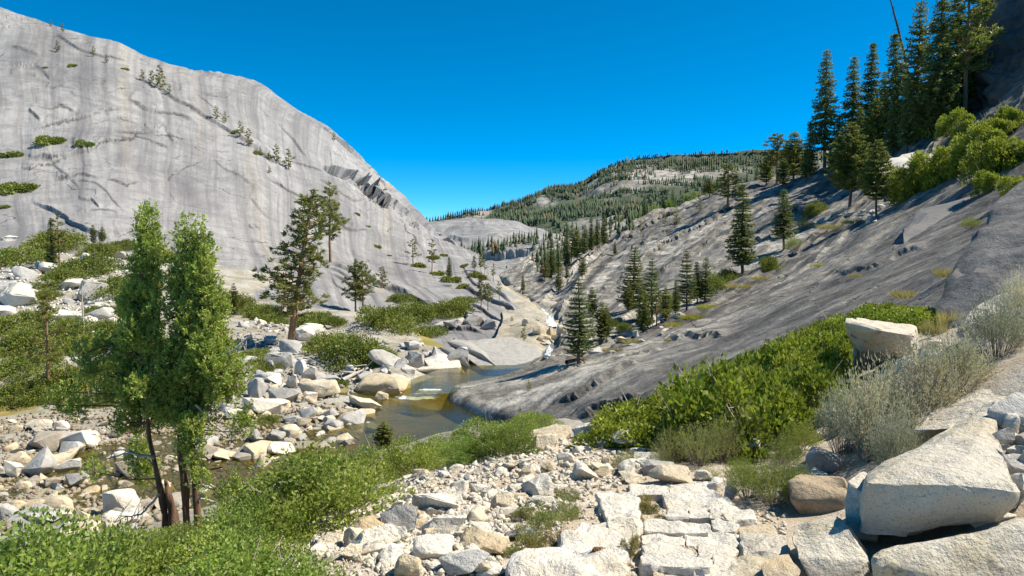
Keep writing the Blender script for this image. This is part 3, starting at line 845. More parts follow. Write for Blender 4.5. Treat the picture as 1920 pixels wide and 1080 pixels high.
def pine_meshes(seed, branches=46, start=0.28, R=0.17, leaf=M_pine, bark=M_bark_p, trunk_r=0.017, clump=26, needle=0.034, sparse=0.0, bend=0.0, top=1.0):
    """open-crowned pine with tufts of needles at the branch ends, unit height"""
    r = np.random.default_rng(seed)
    zz = np.linspace(-0.03, 1, 16)
    tr = np.stack((bend * zz.clip(0) ** 1.3 + r.normal(0, .004, 16).cumsum() * .5, r.normal(0, .004, 16).cumsum() * .5, zz), -1)
    segs = [(tr, trunk_r * (1 - zz.clip(0, 1)) ** 0.7 + 0.002)]
    segs[0][1][0] *= 1.5; segs[0][1][1] *= 1.15
    B, D, LL = [], [], []
    def tuft(c, n, s, d0=None):
        d = rdir(r, n)
        d[:, 2] = np.abs(d[:, 2]) * 0.8 + d[:, 2] * 0.2
        if d0 is not None: d = d + d0 * 0.7
        B.append(c + r.normal(0, s * 0.22, (n, 3))); D.append(d); LL.append(s * r.uniform(0.6, 1.15, n))
    for k in range(branches):
        h = start + (0.97 - start) * ((k + r.random()) / branches)
        if h > top: continue
        if r.random() < sparse: continue
        c = np.array([np.interp(h, zz, tr[:, 0]), np.interp(h, zz, tr[:, 1]), h])
        u = (h - start) / (1 - start)
        prof = (min(1, u * 5 + 0.45)) * (1 - u) ** 0.6 + 0.12
        L = R * prof * r.uniform(0.5, 1.25)
        a = k * 2.4 + r.normal(0, 0.4)
        out = np.array([math.cos(a), math.sin(a), 0])
        rise = r.uniform(-0.25, 0.35) + 0.5 * u
        tt = np.linspace(0, 1, 6)
        line = c + out * (tt * L)[:, None] + np.array([0, 0, 1.0]) * ((rise * tt * 0.4 + 0.35 * tt ** 2 - 0.1 * tt) * L)[:, None] + np.concatenate([np.zeros((1, 3)), r.normal(0, 0.05 * L, (5, 3))])
        segs.append((line, np.linspace(0.0055 * (0.5 + prof * 0.5), 0.0012, 6)))
        nt = max(3, int(L / 0.018))
        for q in range(nt):
            t_ = 0.35 + 0.65 * (q + r.random()) / nt
            p = np.array([np.interp(t_, tt, line[:, i]) for i in range(3)])
            off = r.normal(0, 0.16 * L, 3) * np.array([1, 1, 0.45])
            if np.linalg.norm(off) > 0.02: segs.append((np.stack((p, p + off * 0.5, p + off)), np.array([0.0016, 0.0012, 0.0006])))
            tuft(p + off, clump, needle, out)
    tuft(tr[-1], clump * 2, needle)
    B, D, LL = map(np.concatenate, (B, D, LL))
    v, f = rhombs(B, D, LL, LL * 0.13, seed=seed)
    tv, tf = tubes(segs)
    return mesh_np('pine_crown', v, f, leaf, smooth=False), mesh_np('pine_trunk', tv, tf, bark)
def broad_meshes(seed, n=2600, leaf=M_aspen, size=0.035):
    r = np.random.default_rng(seed)
    blobs = [(np.array([r.normal(0, .1), r.normal(0, .1), h]), r.uniform(.10, .17) * (1.2 - h * 0.5)) for h in np.linspace(0.25, 0.9, 16)]
    B = np.concatenate([c + rdir(r, n // 16) * (rad * r.uniform(0.5, 1, (n // 16, 1)) ** .5) for c, rad in blobs])
    v, f = rhombs(B, rdir(r, len(B)), size * r.uniform(.6, 1.2, len(B)), size * 0.3, seed=seed)
    segs = [(np.stack((np.zeros(3), [0, 0, .4], [0.01, 0, .85])), np.array([.016, .011, .003]))]
    for c, rad in blobs[2:]: segs.append((np.stack(([0, 0, c[2] * .7], (c + [0, 0, c[2] * .7]) / 2, c)), np.array([.005, .003, .001])))
    return mesh_np('aspen_crown', v, f, leaf, smooth=False), mesh_np('aspen_trunk', *tubes(segs), M_twig)
def shrub_meshes(seed, leaves=5200, lumps=22, h=0.62, leaf=M_willow, L=0.055, W=0.014, upright=0.3, twig=M_twig, inner=0.55, stems=36):
    """bushy mound, unit radius footprint"""
    r = np.random.default_rng(seed)
    c = []
    while len(c) < lumps:
        p = r.uniform(-1, 1, 3); p[2] = abs(p[2])
        if np.linalg.norm(p) < 0.85: c.append(p * np.array([0.85, 0.85, h]))
    c = np.array(c)
    rad = r.uniform(0.16, 0.32, lumps)
    idx = r.integers(0, lumps, leaves)
    d = rdir(r, leaves); d[:, 2] = np.where(d[:, 2] < -0.3, -d[:, 2], d[:, 2])
    B = c[idx] + d * (rad[idx] * r.uniform(inner, 1.05, leaves))[:, None]
    B[:, 2] = np.abs(B[:, 2])
    dirs = d * 0.7 + r.normal(0, 0.5, (leaves, 3)) + np.array([0, 0, upright])
    l = L * r.uniform(0.6, 1.25, leaves)
    v, f = rhombs(B, dirs, l, l * (W / L), seed=seed)
    segs = []
    for k in range(stems):
        tip = c[r.integers(0, lumps)] + r.normal(0, 0.15, 3)
        tip[2] = abs(tip[2]) + 0.08
        if k % 4 == 0: tip = tip * np.array([1.1, 1.1, 1.28])
        root = np.array([r.normal(0, 0.18), r.normal(0, 0.18), -0.05])
        mid = (root + tip) / 2 + r.normal(0, 0.08, 3)
        segs.append((np.stack((root, mid, tip)), np.array([0.014, 0.009, 0.003])))
    tv, tf = tubes(segs, 4)
    return mesh_np('shrub_foliage', v, f, leaf, smooth=False), mesh_np('shrub_stems', tv, tf, twig)
def spiky_meshes(seed, spikes=420, h=1.0, leaf=M_sage, per=16, L=0.05, W=0.009, spread=0.75, lean=0.35, twig=M_twig, stems=90):
    """sagebrush-like: many upright wands set with small leaves, unit radius footprint"""
    r = np.random.default_rng(seed)
    a = r.uniform(0, 6.283, spikes); q = np.sqrt(r.random(spikes)) * spread
    foot = np.stack((np.cos(a) * q * 0.35, np.sin(a) * q * 0.35, np.zeros(spikes)), -1)
    tipz = h * (1 - 0.55 * (q / spread) ** 2) * r.uniform(0.75, 1.1, spikes)
    tip = np.stack((np.cos(a) * q * (1 + lean), np.sin(a) * q * (1 + lean), tipz), -1) + r.normal(0, 0.05, (spikes, 3))
    t_ = r.uniform(0.35, 1.0, (spikes, per))
    bow = np.array([0, 0, 1.0]) * (np.sin(t_ * math.pi) * 0.06)[..., None]
    B = (foot[:, None] * (1 - t_[..., None]) + tip[:, None] * t_[..., None] + bow).reshape(-1, 3) + r.normal(0, 0.012, (spikes * per, 3))
    ax = np.repeat(tip - foot, per, 0); ax /= np.linalg.norm(ax, axis=1, keepdims=True)
    dirs = ax * 0.9 + r.normal(0, 0.5, B.shape)
    l = L * r.uniform(0.6, 1.2, len(B))
    v, f = rhombs(B, dirs, l, l * (W / L), seed=seed)
    segs = [(np.stack((foot[k], (foot[k] + tip[k]) / 2 + [0, 0, 0.05], tip[k])), np.array([0.007, 0.004, 0.0015])) for k in range(min(stems, spikes))]
    tv, tf = tubes(segs, 3)
    return mesh_np('wand_foliage', v, f, leaf, smooth=False), mesh_np('wand_stems', tv, tf, twig)
def grass_mesh(seed, blades=700, h=1.0, leaf=M_dry, spread=0.8, W=0.012):
    r = np.random.default_rng(seed)
    a = r.uniform(0, 6.283, blades); q = np.sqrt(r.random(blades)) * spread
    B = np.stack((np.cos(a) * q, np.sin(a) * q, np.zeros(blades)), -1)
    d = np.stack((np.cos(a) * r.uniform(0, .6, blades), np.sin(a) * r.uniform(0, .6, blades), np.ones(blades)), -1) + r.normal(0, .18, (blades, 3))
    v, f = rhombs(B, d, h * r.uniform(0.45, 1.1, blades), W, seed=seed, curl=0.12)
    return mesh_np('grass_blades', v, f, leaf, smooth=False)

def at_most(n, lo, hi): return max(lo, min(hi, n))
def plant(name, meshes, names, loc, label, cat, group=None, scale=(1, 1, 1), rot=(0, 0, 0), part_labels=None):
    """a thing (Empty at its foot) whose parts share mesh data with its look-alikes"""
    e = empty(name, loc, rot, scale)
    tag(e, label, cat, group)
    for k, (me, nm) in enumerate(zip(meshes, names)):
        link(nm, me, e)
    return e

# ------------------------------------------------------------------ water
m = Mat('stream_water')
pos = m.n('NewGeometry').outputs['Position']
w1 = m.noise(m.map(pos, (1.0, 2.2, 1)), 1.6, 4, 0.6); w2 = m.noise(m.map(pos, (1.0, 2.0, 1)), 7.0, 3, 0.6)
nrm = m.bump(m.math('ADD', w1, m.math('MULTIPLY', w2, 0.35)), 0.35, 0.05)
fr = m.n('Fresnel', {'IOR': 1.16, 'Normal': nrm}).outputs[0]
body = m.n('MixShader', {0: 0.35, 1: m.n('BsdfTransparent', {'Color': (0.74, 0.70, 0.38, 1)}).outputs[0], 2: m.n('BsdfDiffuse', {'Color': (0.06, 0.058, 0.014, 1)}).outputs[0]})
gl = m.n('BsdfGlossy', {'Color': (1, 1, 1, 1), 'Roughness': 0.06, 'Normal': nrm})
mx = m.n('MixShader', {0: fr, 1: body.outputs[0], 2: gl.outputs[0]})
m.t.links.new(mx.outputs[0], m.out.inputs['Surface'])
M_water = m.m
m = Mat('white_water')
pos = m.n('NewGeometry').outputs['Position']
uvn = m.n('UVMap').outputs[0]
n1 = m.noise(m.map(uvn, (9, 2.5, 1)), 1.0, 5, 0.7)
n0 = m.noise(m.map(uvn, (5, 3.5, 1)), 1.0, 6, 0.75, 0.6)
c = m.mix(m.fac(n1, 0.35, 0.6), (0.50, 0.54, 0.50), (0.85, 0.88, 0.90))
M_foam = m.finish(c, 0.35, m.bump(n1, 1.0, 0.12), 0.5)
sh_b = m.out.inputs['Surface'].links[0].from_socket
ue = m.math('ABSOLUTE', m.math('SUBTRACT', m.n('SeparateXYZ', {0: uvn}).outputs['X'], 0.5))
n0 = m.math('SUBTRACT', n0, m.fac(ue, 0.25, 0.5, 0, 0.22))
mx = m.n('MixShader', {0: m.fac(n0, 0.33, 0.43), 1: m.n('BsdfTransparent', {'Color': (0.86, 0.80, 0.5, 1)}).outputs[0], 2: sh_b})
m.t.links.new(mx.outputs[0], m.out.inputs['Surface'])

def plane_pt(px, py, z):
    return P(px, py, 1.0) * (z / P(px, py, 1.0)[2])
def water_sheet(name, outline, z, label):
    bm = bmesh.new()
    vs_ = [bm.verts.new(plane_pt(x, y, z)) for x, y in outline]
    bm.faces.new(vs_)
    me = bpy.data.meshes.new(name); bm.to_mesh(me); bm.free()
    me.materials.append(M_water)
    if me.polygons[0].normal.z < 0: me.flip_normals()
    o = link(name, me); tag(o, label, kind='structure')
WZ, WZ2 = -9.0, -8.45
water_sheet('stream_water', [(-500,1060),(300,1080),(760,900),(960,800),(970,770),(850,738),(760,738),(600,735),(300,770),(-100,790),(-600,830)], WZ, 'shallow olive-green stream winding between stones')
water_sheet('pool_water', [(770,737),(838,737),(1060,700),(1062,668),(1020,664),(940,668),(880,672),(830,690),(770,712)], WZ2, 'dark still upper pool below the small falls')
def strip(name, line, width, label, cat, seed=0, n=40, k=9, sag=0.12):
    """a sheet of falling water along (px, py, distance) points"""
    a = np.array(line, float); a = np.concatenate([a, np.array(width, float)[:, None]], 1)
    a = cr(a, n)
    c = Parr(a[:, :3]); w = a[:, 3] * a[:, 2] / F
    s = np.linspace(-1, 1, k)
    g = c[:, None] + np.array([1.0, 0, 0]) * (w[:, None] * s)[..., None] * 0.5
    g[..., 2] += -sag * s[None, :] ** 2 * w[:, None] * 0.5
    nz = fbm(np.stack((g[..., 0] * 3.0, g[..., 1] * 0.6, g[..., 2] * 1.0), -1), 300 + seed, 4)
    g[..., 1] -= nz * 0.22 * np.clip(w[:, None], 0.3, 1) * (sag > 0); g[..., 2] += nz * (0.14 if sag > 0 else 0.05)
    f = grid_faces(n, k)
    u, v = np.meshgrid(np.linspace(0, 1, n), np.linspace(0, 1, k), indexing='ij')
    me = mesh_np(name, g.reshape(-1, 3), f, M_foam, uv=np.stack((v, u * 2), -1).reshape(-1, 2))
    o = link(name, me); tag(o, label, cat)
    return o
def sh_(px, py, back=0.4):
    h = hit(px, py, ['streambed', 'dome', 'slope', 'bank'])
    return (px, py, h[0].y - back) if h else (px, py, 70)
strip('waterfall', [sh_(1016,578,.3),sh_(1024,588,.4),sh_(1031,600,.6),sh_(1036,612,.8)], [8,16,24,27], 'white waterfall spilling over pale rock above the boulders', 'waterfall', 1)
strip('cascade', [sh_(1036,640,.3),sh_(1031,652,.4),sh_(1028,662,.5),sh_(1026,672,.5)], [7,13,15,18], 'narrow white cascade running into the dark upper pool', 'cascade', 2)
a1, a2, a3 = plane_pt(800,731,WZ2), plane_pt(795,741,-8.72), plane_pt(786,749,-8.97)
d1 = [a1[1], a2[1], a3[1]]
strip('riffle', [(806,729,d1[0]),(800,737,d1[1]),(785,744,d1[2]),(776,749,d1[2]-.5)], [50,70,92,60], 'small white riffle between the two pools', 'riffle', 3, n=24, k=17, sag=0.0)

# ------------------------------------------------------------------ trees
FIRS = [fir_meshes(500 + k, R=r_, whorls=w_, start=s_, droop=d_) for k, (r_, w_, s_, d_) in enumerate([(0.15, 34, 0.08, 0.35), (0.19, 30, 0.06, 0.25), (0.125, 38, 0.12, 0.45), (0.17, 26, 0.14, 0.2)])]
FIRS_TALL = [fir_meshes(540 + k, R=r_, whorls=40, start=s_, droop=0.55, gaps=g_) for k, (r_, s_, g_) in enumerate([(0.13, 0.16, 0.1), (0.16, 0.10, 0.15), (0.12, 0.06, 0.1), (0.15, 0.2, 0.2)])]
FIRS_LIT = [fir_meshes(560 + k, R=r_, whorls=26, start=s_, droop=0.15, leaf=M_pine, bark=M_bark_d, narrow=0.5, needle=1.15) for k, (r_, s_) in enumerate([(0.15, 0.1), (0.18, 0.22), (0.14, 0.05)])]
PINES = [pine_meshes(600 + k, b_, s_, R_) for k, (b_, s_, R_) in enumerate([(44, 0.22, 0.20), (38, 0.35, 0.22), (30, 0.15, 0.26)])]
PINES_SPARSE = [pine_meshes(620 + k, 24, 0.3, 0.2, sparse=0.25) for k in range(2)]
SMALLP = [pine_meshes(640 + k, 18, 0.1, 0.24, clump=14, needle=0.06) for k in range(3)]
ASPEN = [broad_meshes(660 + k) for k in range(3)]
def fit_base(px, py, keys):
    for k in range(40):
        h = hit(px, py + k * 2, keys)
        if h: return h
def tree(name, px, base, top, protos, label, cat='tree', group=None, wf=1.0, keys=None, d=None, names=('crown', 'trunk'), lean=0.0, k=None):
    if d is None:
        h = fit_base(px, base, keys or ['dome', 'slope', 'bank', 'trail', 'streambed', 'cliff', 'fardome2', 'fardome'])
        loc = h[0]
    else:
        g_ = None
        while g_ is None and d > 150:            # stand it on the far side of the ridge
            loc = Vector(P(px, base, d)); g_ = drop(loc.x, loc.y, ['slope', 'fardome2']); d -= 8
        loc.z = g_[0].z
        base = min(base + 60, 540 - F * (loc.y * SP + loc.z * CP) / (loc.y * CP - loc.z * SP))
    H = max(4.0, (base - top) * loc.y / F) if d is not None else (base - top) * loc.y / F * (1.0 + 0.02 * random.random())
    pr = protos[(tree.n if k is None else k) % len(protos)]
    tree.n += 1
    return plant(name, pr, names, loc - Vector((0, 0, 0.015 * H)), label, cat, group, (H * wf, H * wf, H), (0, lean, random.uniform(0, 6.28)))
tree.n = 0

# -- small pines scattered over the dome
G = 'small pines growing on the dome'
for (x, b, t_, lab) in [
 (117,60,44,'tiny pine on the skyline at the upper left of the dome'),(95,50,38,'lowest stub of a pine on the upper left dome skyline'),
 (108,98,77,'round small pine just below the dome skyline'),(175,106,87,'small pine below the dome skyline, right of the round one'),
 (200,118,103,'low bushy pine on the upper dome beside a ledge'),(267,152,131,'leftmost pine of the clump on the upper dome ledge'),
 (285,158,132,'middle pine of the clump on the upper dome ledge'),(300,168,124,'tallest pine of the clump on the upper dome ledge'),
 (318,175,158,'lowest small pine at the right end of the upper dome clump'),
 (405,223,199,'bright small pine at the top of the slanting dome ledge'),(422,231,210,'second small pine down the slanting dome ledge'),
 (451,256,228,'dark pine halfway down the slanting dome ledge'),(467,273,242,'broad pine below the dark one on the dome ledge'),
 (488,288,274,'low small pine between larger ones on the dome ledge'),
 (505,300,283,'short pine left of two taller ones on the dome ledge'),(518,303,271,'slim pine next to last on the slanting dome ledge'),
 (541,318,280,'last and largest pine at the foot of the slanting dome ledge'),(505,326,311,'thin sapling below the slanting dome ledge'),
 (626,264,248,'lone tiny pine standing on the right skyline of the dome')]:
    tree('pine_tree', x, b, t_, SMALLP, lab, group=G, wf=1.05, keys=['dome'])
# -- pines on the lower left side of the valley
tree('pine_tree', 545, 650, 358, [pine_meshes(700, 74, 0.20, 0.175, trunk_r=0.020, clump=26, needle=0.026, bend=0.14)], 'tall leaning pine with reddish trunk beside the talus', wf=1.15, keys=['bank', 'dome'], k=0).rotation_euler = (0, 0, 0)
tree('pine_tree', 620, 492, 345, [pine_meshes(701, 38, 0.30, 0.16, trunk_r=0.015, clump=20, needle=0.04, sparse=.1)], 'slim sparse pine behind the tall leaning one', wf=1.1, keys=['dome'])
for (x, b, t_, pr, lab, wf) in [
 (667,586,488,PINES,'left pine of a pair above the big green mat shrub',1.05),(681,589,490,PINES,'right pine of a pair above the big green mat shrub',1.15),
 (717,541,500,PINES,'single short pine right of the pair on the slab',1.2),(775,497,449,PINES_SPARSE,'pine on the mid slab with flat-topped tiers',1.25),
 (810,512,450,PINES_SPARSE,'pale thin pine with a bare broken top on the slab',0.9),(843,523,481,FIRS,'dark bushy conifer on the mid slab',1.3),
 (902,577,514,PINES,'taller of two slender pines on the lower slab',0.9),(915,582,530,PINES,'shorter of two slender pines on the lower slab',1.0),
 (936,562,528,PINES_SPARSE,'small pine right of the slender pair',1.1),(889,509,480,PINES,'leftmost pine of the far row on the slab edge',0.9),
 (902,513,478,PINES,'second pine of the far row on the slab edge',0.8),(909,514,485,PINES_SPARSE,'third pine of the far row on the slab edge',0.8),
 (925,528,494,PINES_SPARSE,'last pine of the far row on the slab edge',0.9),(960,603,592,SMALLP,'tiny sapling in a crack above the upper pool',1.0),
 (982,640,612,SMALLP,'small round sapling above the upper pool',0.9)]:
    tree('pine_tree', x, b, t_, pr, lab, group='pines on the lower slabs', wf=wf, keys=['dome', 'streambed'])
for (x, b, t_, lab, pr) in [(175,458,420,'left of two young conifers at the foot of the dome',FIRS_LIT),(192,460,424,'right of two young conifers at the foot of the dome',FIRS_LIT),
 (98,502,405,'dark ragged conifer with dead top on the left hillside',FIRS_TALL),(112,500,402,'half-dead bare conifer beside the dark ragged one',PINES_SPARSE),
 (92,740,545,'thin young conifer among the shrubs on the left bank',PINES_SPARSE),(440,590,528,'slim young conifer behind the junipers',FIRS_LIT)]:
    tree('conifer_tree', x, b, t_, pr, lab, group='conifers on the left bank', keys=['bank', 'dome'], wf=0.95)
tree('dead_tree', 157, 640, 522, [(pine_meshes(710, 16, 0.2, 0.05, clump=1, needle=0.01, bark=M_dead)[1],)], 'bare grey dead tree standing on the left hillside', names=('trunk',), keys=['bank', 'dome'], wf=1.0)
# -- conifers on the right slabs
G = 'conifers on the right slabs'
for (x, b, t_, pr, lab, wf) in [
 (1086,682,516,FIRS,'dense fir by the upper pool at the foot of the slab',1.35),(1110,594,536,FIRS_LIT,'young conifer above the fir by the pool',1.1),
 (1128,644,562,FIRS_LIT,'thin conifer right of the fir by the pool',0.95),(1137,643,572,FIRS_LIT,'twin of the thin conifer, just right of it',0.8),(1112,646,606,PINES_SPARSE,'small brownish sapling beside the pool fir',0.9),
 (1178,584,528,FIRS_LIT,'short yellow-green conifer at the left of the slab grove',1.1),(1187,578,460,FIRS,'tall bushy conifer at the left of the slab grove',1.35),
 (1204,622,531,FIRS_LIT,'grey-green conifer in front of the slab grove',0.95),(1222,600,480,FIRS,'tall conifer in the middle of the slab grove',1.2),(1232,612,540,PINES_SPARSE,'half-bare grey conifer low in the slab grove',1.2),
 (1247,602,534,FIRS_LIT,'yellowish conifer low in the slab grove',1.1),(1267,590,522,FIRS,'small dark conifer right of centre in the slab grove',1.1),
 (1288,582,468,FIRS,'pointed conifer at the right of the slab grove',1.15),(1307,570,488,FIRS_TALL,'thin dark conifer between two in the slab grove',1.3),
 (1322,565,479,FIRS,'rightmost dark conifer of the slab grove',1.2),(1393,512,343,FIRS,'large dense fir standing alone high on the slab',1.3),
 (1470,468,354,FIRS_TALL,'shaded dark conifer right of the large fir',1.5),(1364,388,307,PINES,'spreading pine on the ridge crest',1.6),
 (1330,370,333,FIRS_LIT,'pyramid conifer on the ridge left of the spreading pine',1.5),(1153,478,452,FIRS,'small round conifer on the lower ridge slab',1.4),
 (1092,519,480,FIRS_LIT,'conifer on the slab above the falls',1.3),(1063,522,494,FIRS,'short conifer above the falls, left one',1.4),(1047,545,508,FIRS_LIT,'small conifer just above the falls',1.2),
 (980,548,513,FIRS,'pointed conifer at the bend of the far stream',1.1),(1022,527,468,FIRS,'left fir of the far valley clump',1.2),(1034,520,446,FIRS,'tallest fir of the far valley clump',1.1),
 (1047,512,466,FIRS,'right fir of the far valley clump',1.2),(1062,492,424,FIRS_TALL,'slender fir in the far row below the ridge',1.0),(1072,490,420,FIRS,'dark fir in the far row below the ridge',0.9),
 (1082,488,428,FIRS_LIT,'pale fir in the far row below the ridge',1.0),(1096,476,418,FIRS,'fir right of the pale one in the far row',0.9),(1108,472,404,FIRS,'tallest fir of the far row below the ridge',0.85),
 (1120,470,410,FIRS_TALL,'narrow fir right of the tallest in the far row',1.0),(1133,460,400,FIRS,'last fir of the far row below the ridge',0.95),
 (1246,422,400,SMALLP,'thin small pine on the ridge crest',1.0),(1269,418,392,SMALLP,'rounded dark pine on the ridge crest',1.3),(1312,396,372,SMALLP,'low dark pine on the ridge beside a pale ledge',1.3),
 (1201,443,412,PINES_SPARSE,'thin half-dead pine on the ridge',0.8)]:
    tree('conifer_tree', x, b, t_, pr, lab, group=G, wf=wf, keys=['slope', 'fardome2', 'streambed', 'dome'])
G = 'trees on the right skyline'
for (x, b, t_, pr, lab, wf) in [
 (1437,346,290,FIRS_LIT,'leftmost dark tree of the skyline row',1.4),(1457,344,252,PINES,'rounded pine near the left of the skyline row',1.5),(1470,346,296,FIRS_LIT,'short bushy tree under the rounded skyline pine',1.5),
 (1488,336,244,FIRS_LIT,'broad tree left of the tall skyline fir',1.5),(1510,334,276,FIRS,'small fir at the foot of the skyline row',1.2),(1518,332,226,FIRS_TALL,'narrow fir left of the tall skyline fir',1.2),
 (1546,322,94,FIRS_TALL,'tallest isolated fir on the skyline with tiered branches',0.95),(1570,318,215,FIRS,'bushy fir right of the isolated tall one',1.3),
 (1598,300,106,FIRS_TALL,'slim fir left of the dense skyline group',1.0),(1628,296,79,FIRS,'pointed fir at the left of the dense group',0.95),(1655,290,132,FIRS_TALL,'dark thin fir in the dense group',1.0),
 (1681,280,62,FIRS_TALL,'tall fir behind the leaning snag',1.1),(1716,268,2,FIRS,'very tall fir right of the leaning snag',0.85),(1742,262,148,FIRS_LIT,'sunlit yellow-green fir below the dense group',1.2),
 (1757,255,-22,FIRS_TALL,'towering fir cut by the top of the picture',0.95),(1787,235,-12,FIRS,'towering fir beside the dark cliff',0.95),(1808,225,-30,PINES,'ragged pine against the dark cliff',1.0),
 (1700,285,150,FIRS,'mid-height dark fir in the dense group',1.1),(1640,302,180,FIRS_LIT,'lower fir in front of the dense group',1.1),(1825,205,40,FIRS_TALL,'fir squeezed against the cliff edge',0.9),
 (1770,250,110,FIRS,'dark fir low under the towering ones',1.1),(1672,292,190,FIRS,'low dark fir under the snag',1.2),(1612,308,200,FIRS,'low dark fir at the left foot of the group',1.2)]:
    tree('fir_tree', x, b, t_, pr, lab, group=G, wf=wf, keys=['slope', 'cliff'])
tree('conifer_tree', 1592, 388, 226, FIRS_LIT, 'sunlit conifer with pale bare trunk on the upper slab', wf=1.3, keys=['slope'], k=1)
tree('conifer_tree', 1644, 403, 260, FIRS_LIT, 'narrow conifer with bare lower trunk on the upper slab', wf=1.0, keys=['slope'], k=1)
for (x, b, t_, lab) in [(1153,440,417,'leftmost bright aspen behind the ridge'),(1168,436,412,'second bright aspen behind the ridge'),(1186,430,394,'tallest bright aspen behind the ridge'),(1197,428,397,'aspen right of the tallest behind the ridge'),
 (1230,414,383,'broad bright aspen midway along the ridge'),(1285,390,362,'light aspen near the spreading pine'),(1302,386,356,'last bright aspen left of the spreading pine'),(1256,400,372,'yellowish aspen in the ridge row')]:
    tree('aspen_tree', x, b, t_, ASPEN, lab, group='aspens behind the ridge', wf=1.0, d=300)
for i_, (x, b, t_) in enumerate([(1208,424,366),(1222,420,376),(1243,410,360),(1262,404,352),(1176,432,386),(1160,440,392),(1145,446,398),(1320,380,340),(1345,372,330),(1380,362,318),(1400,354,322),(1418,350,312),(1136,450,402)]):
    tree('fir_tree', x, b, t_, FIRS, ('tallest', 'second tallest', 'third tallest', 'fourth tallest', 'leaning', 'left', 'lower left', 'short', 'right', 'far right', 'small far right', 'rightmost', 'leftmost')[i_] + ' dark fir rising behind the ridge crest among the aspens', group='firs behind the ridge', wf=0.9, d=330)
# -- leaning dead snag
h = fit_base(1716, 250, ['slope', 'cliff'])
D0 = h[0].y
r = np.random.default_rng(5)
line = Parr(np.array([(1716,250,D0),(1708,170,D0-1),(1697,110,D0-2),(1683,50,D0-3),(1668,-6,D0-4),(1660,-30,D0-4.5)], float))
segs = [(line, np.array([.50,.42,.34,.24,.12,.04]))]
for k in range(70):
    t_ = r.uniform(1.6, 5); i = int(min(t_, 4)); p = line[i] * (1 - (t_ - i)) + line[min(i + 1, 5)] * (t_ - i)
    a = r.uniform(0, 6.28); L = r.uniform(0.5, 2.2) * (1.25 - t_ / 6)
    q = p + L * np.array([math.cos(a), math.sin(a), r.uniform(-.3, .35)])
    segs.append((np.stack((p, (p + q) / 2 + [0, 0, -.1], q)), np.array([.07, .045, .015])))
e = empty('dead_snag', Vector(line[0])); tag(e, 'tall leaning dead snag with bare stub branches on the skyline', 'dead tree')
v, f = tubes(segs[:1], 8); link('trunk', mesh_np('snag_trunk', v - line[0], f, M_snag), e)
v, f = tubes(segs[1:], 4); link('branches', mesh_np('snag_branches', v - line[0], f, M_snag), e)['kind'] = 'stuff'

# -- far forest on the mountain and between the domes
r = np.random.default_rng(9)
def cone_trees(points, heights, name, mat, label, rad=0.17):
    n = len(points); k = 5
    V, Fc, o = [], [], 0
    for lo, hi, rr in ((0.05, 0.7, 1.0), (0.42, 1.05, 0.68)):
        th = (np.arange(k) * 2 * math.pi / k)[None] + r.uniform(0, 6.28, (n, 1))
        ra = heights[:, None] * rad * rr * r.uniform(0.6, 1.25, (n, k))
        ring = np.stack((np.cos(th) * ra, np.sin(th) * ra, heights[:, None] * (lo + r.uniform(-.05, .05, (n, k)))), -1) + points[:, None]
        tip = points + np.stack((0 * heights, 0 * heights, heights * hi), -1)
        V.append(np.concatenate([ring, tip[:, None]], 1).reshape(-1, 3))
        b = np.arange(n)[:, None] * (k + 1) + o
        i = np.arange(k)[None]
        Fc.append(np.stack((b + i, b + (i + 1) % k, np.broadcast_to(b + k, (n, k))), -1).reshape(-1, 3))
        o += n * (k + 1)
    me = mesh_np(name, np.concatenate(V), np.concatenate(Fc), mat, smooth=False)
    ob = link(name, me); tag(ob, label, kind='stuff')
    return ob
nu_, nv_ = mount_g.shape[:2]
iu = r.integers(0, nu_ - 1, 52000); iv = r.integers(int(nv_ * 0.12), int(nv_ * 0.82), 52000)
pp = mount_g[iu, iv]; ppx = mount_px[iu, iv]
dens = np.clip(0.42 + 0.30 * np.clip((ppx[:, 1] - 335) / 40, -.5, 1) + fbm(pp * 0.009, 401, 5, 0.65) * 2.2, 0.01, 0.9)
bald = 1.3 * np.exp(-((ppx[:, 0] - 1235) / 110) ** 2 - ((ppx[:, 1] - 320) / 15) ** 2) + 0.8 * np.exp(-((ppx[:, 0] - 1020) / 30) ** 2 - ((ppx[:, 1] - 378) / 6) ** 2) + 0.9 * np.exp(-((ppx[:, 0] - 1110) / 40) ** 2 - ((ppx[:, 1] - 352) / 22) ** 2)
top_ = iv > nv_ * 0.76
dens = np.where(top_, 0.6, dens) * (1 - 0.93 * np.clip(bald * (~top_), 0, 1))
keep = r.random(len(pp)) < dens
pp = pp[keep]
cone_trees(pp, r.uniform(5, 13, len(pp)) * r.uniform(.6, 1.25, len(pp)), 'forest', M_forest, 'dense dark conifer forest covering the far mountain', 0.25)
def scatter_px(poly, n, keys):
    poly = np.array(poly, float)
    lo, hi = poly.min(0), poly.max(0)
    out = []
    tries = 0
    while len(out) < n and tries < n * 30:
        tries += 1
        x, y = random.uniform(lo[0], hi[0]), random.uniform(lo[1], hi[1])
        ins = False
        for i in range(len(poly)):
            (x1, y1), (x2, y2) = poly[i - 1], poly[i]
            if (y1 > y) != (y2 > y) and x < (x2 - x1) * (y - y1) / (y2 - y1) + x1: ins = not ins
        if not ins: continue
        h = hit(x, y, keys)
        if h: out.append((x, y, h))
    return out
q = [np.array(h[0]) for x, y, h in scatter_px([(840,475),(905,462),(1010,447),(1040,440),(1040,450),(950,470),(880,500),(850,490)], 90, ['fardome', 'fardome2'])]
q += [np.array(h[0]) for x, y, h in scatter_px([(990,470),(1060,440),(1160,425),(1200,420),(1140,455),(1060,500),(1010,520)], 90, ['slope', 'fardome2', 'fardome'])]
q = np.array(q)
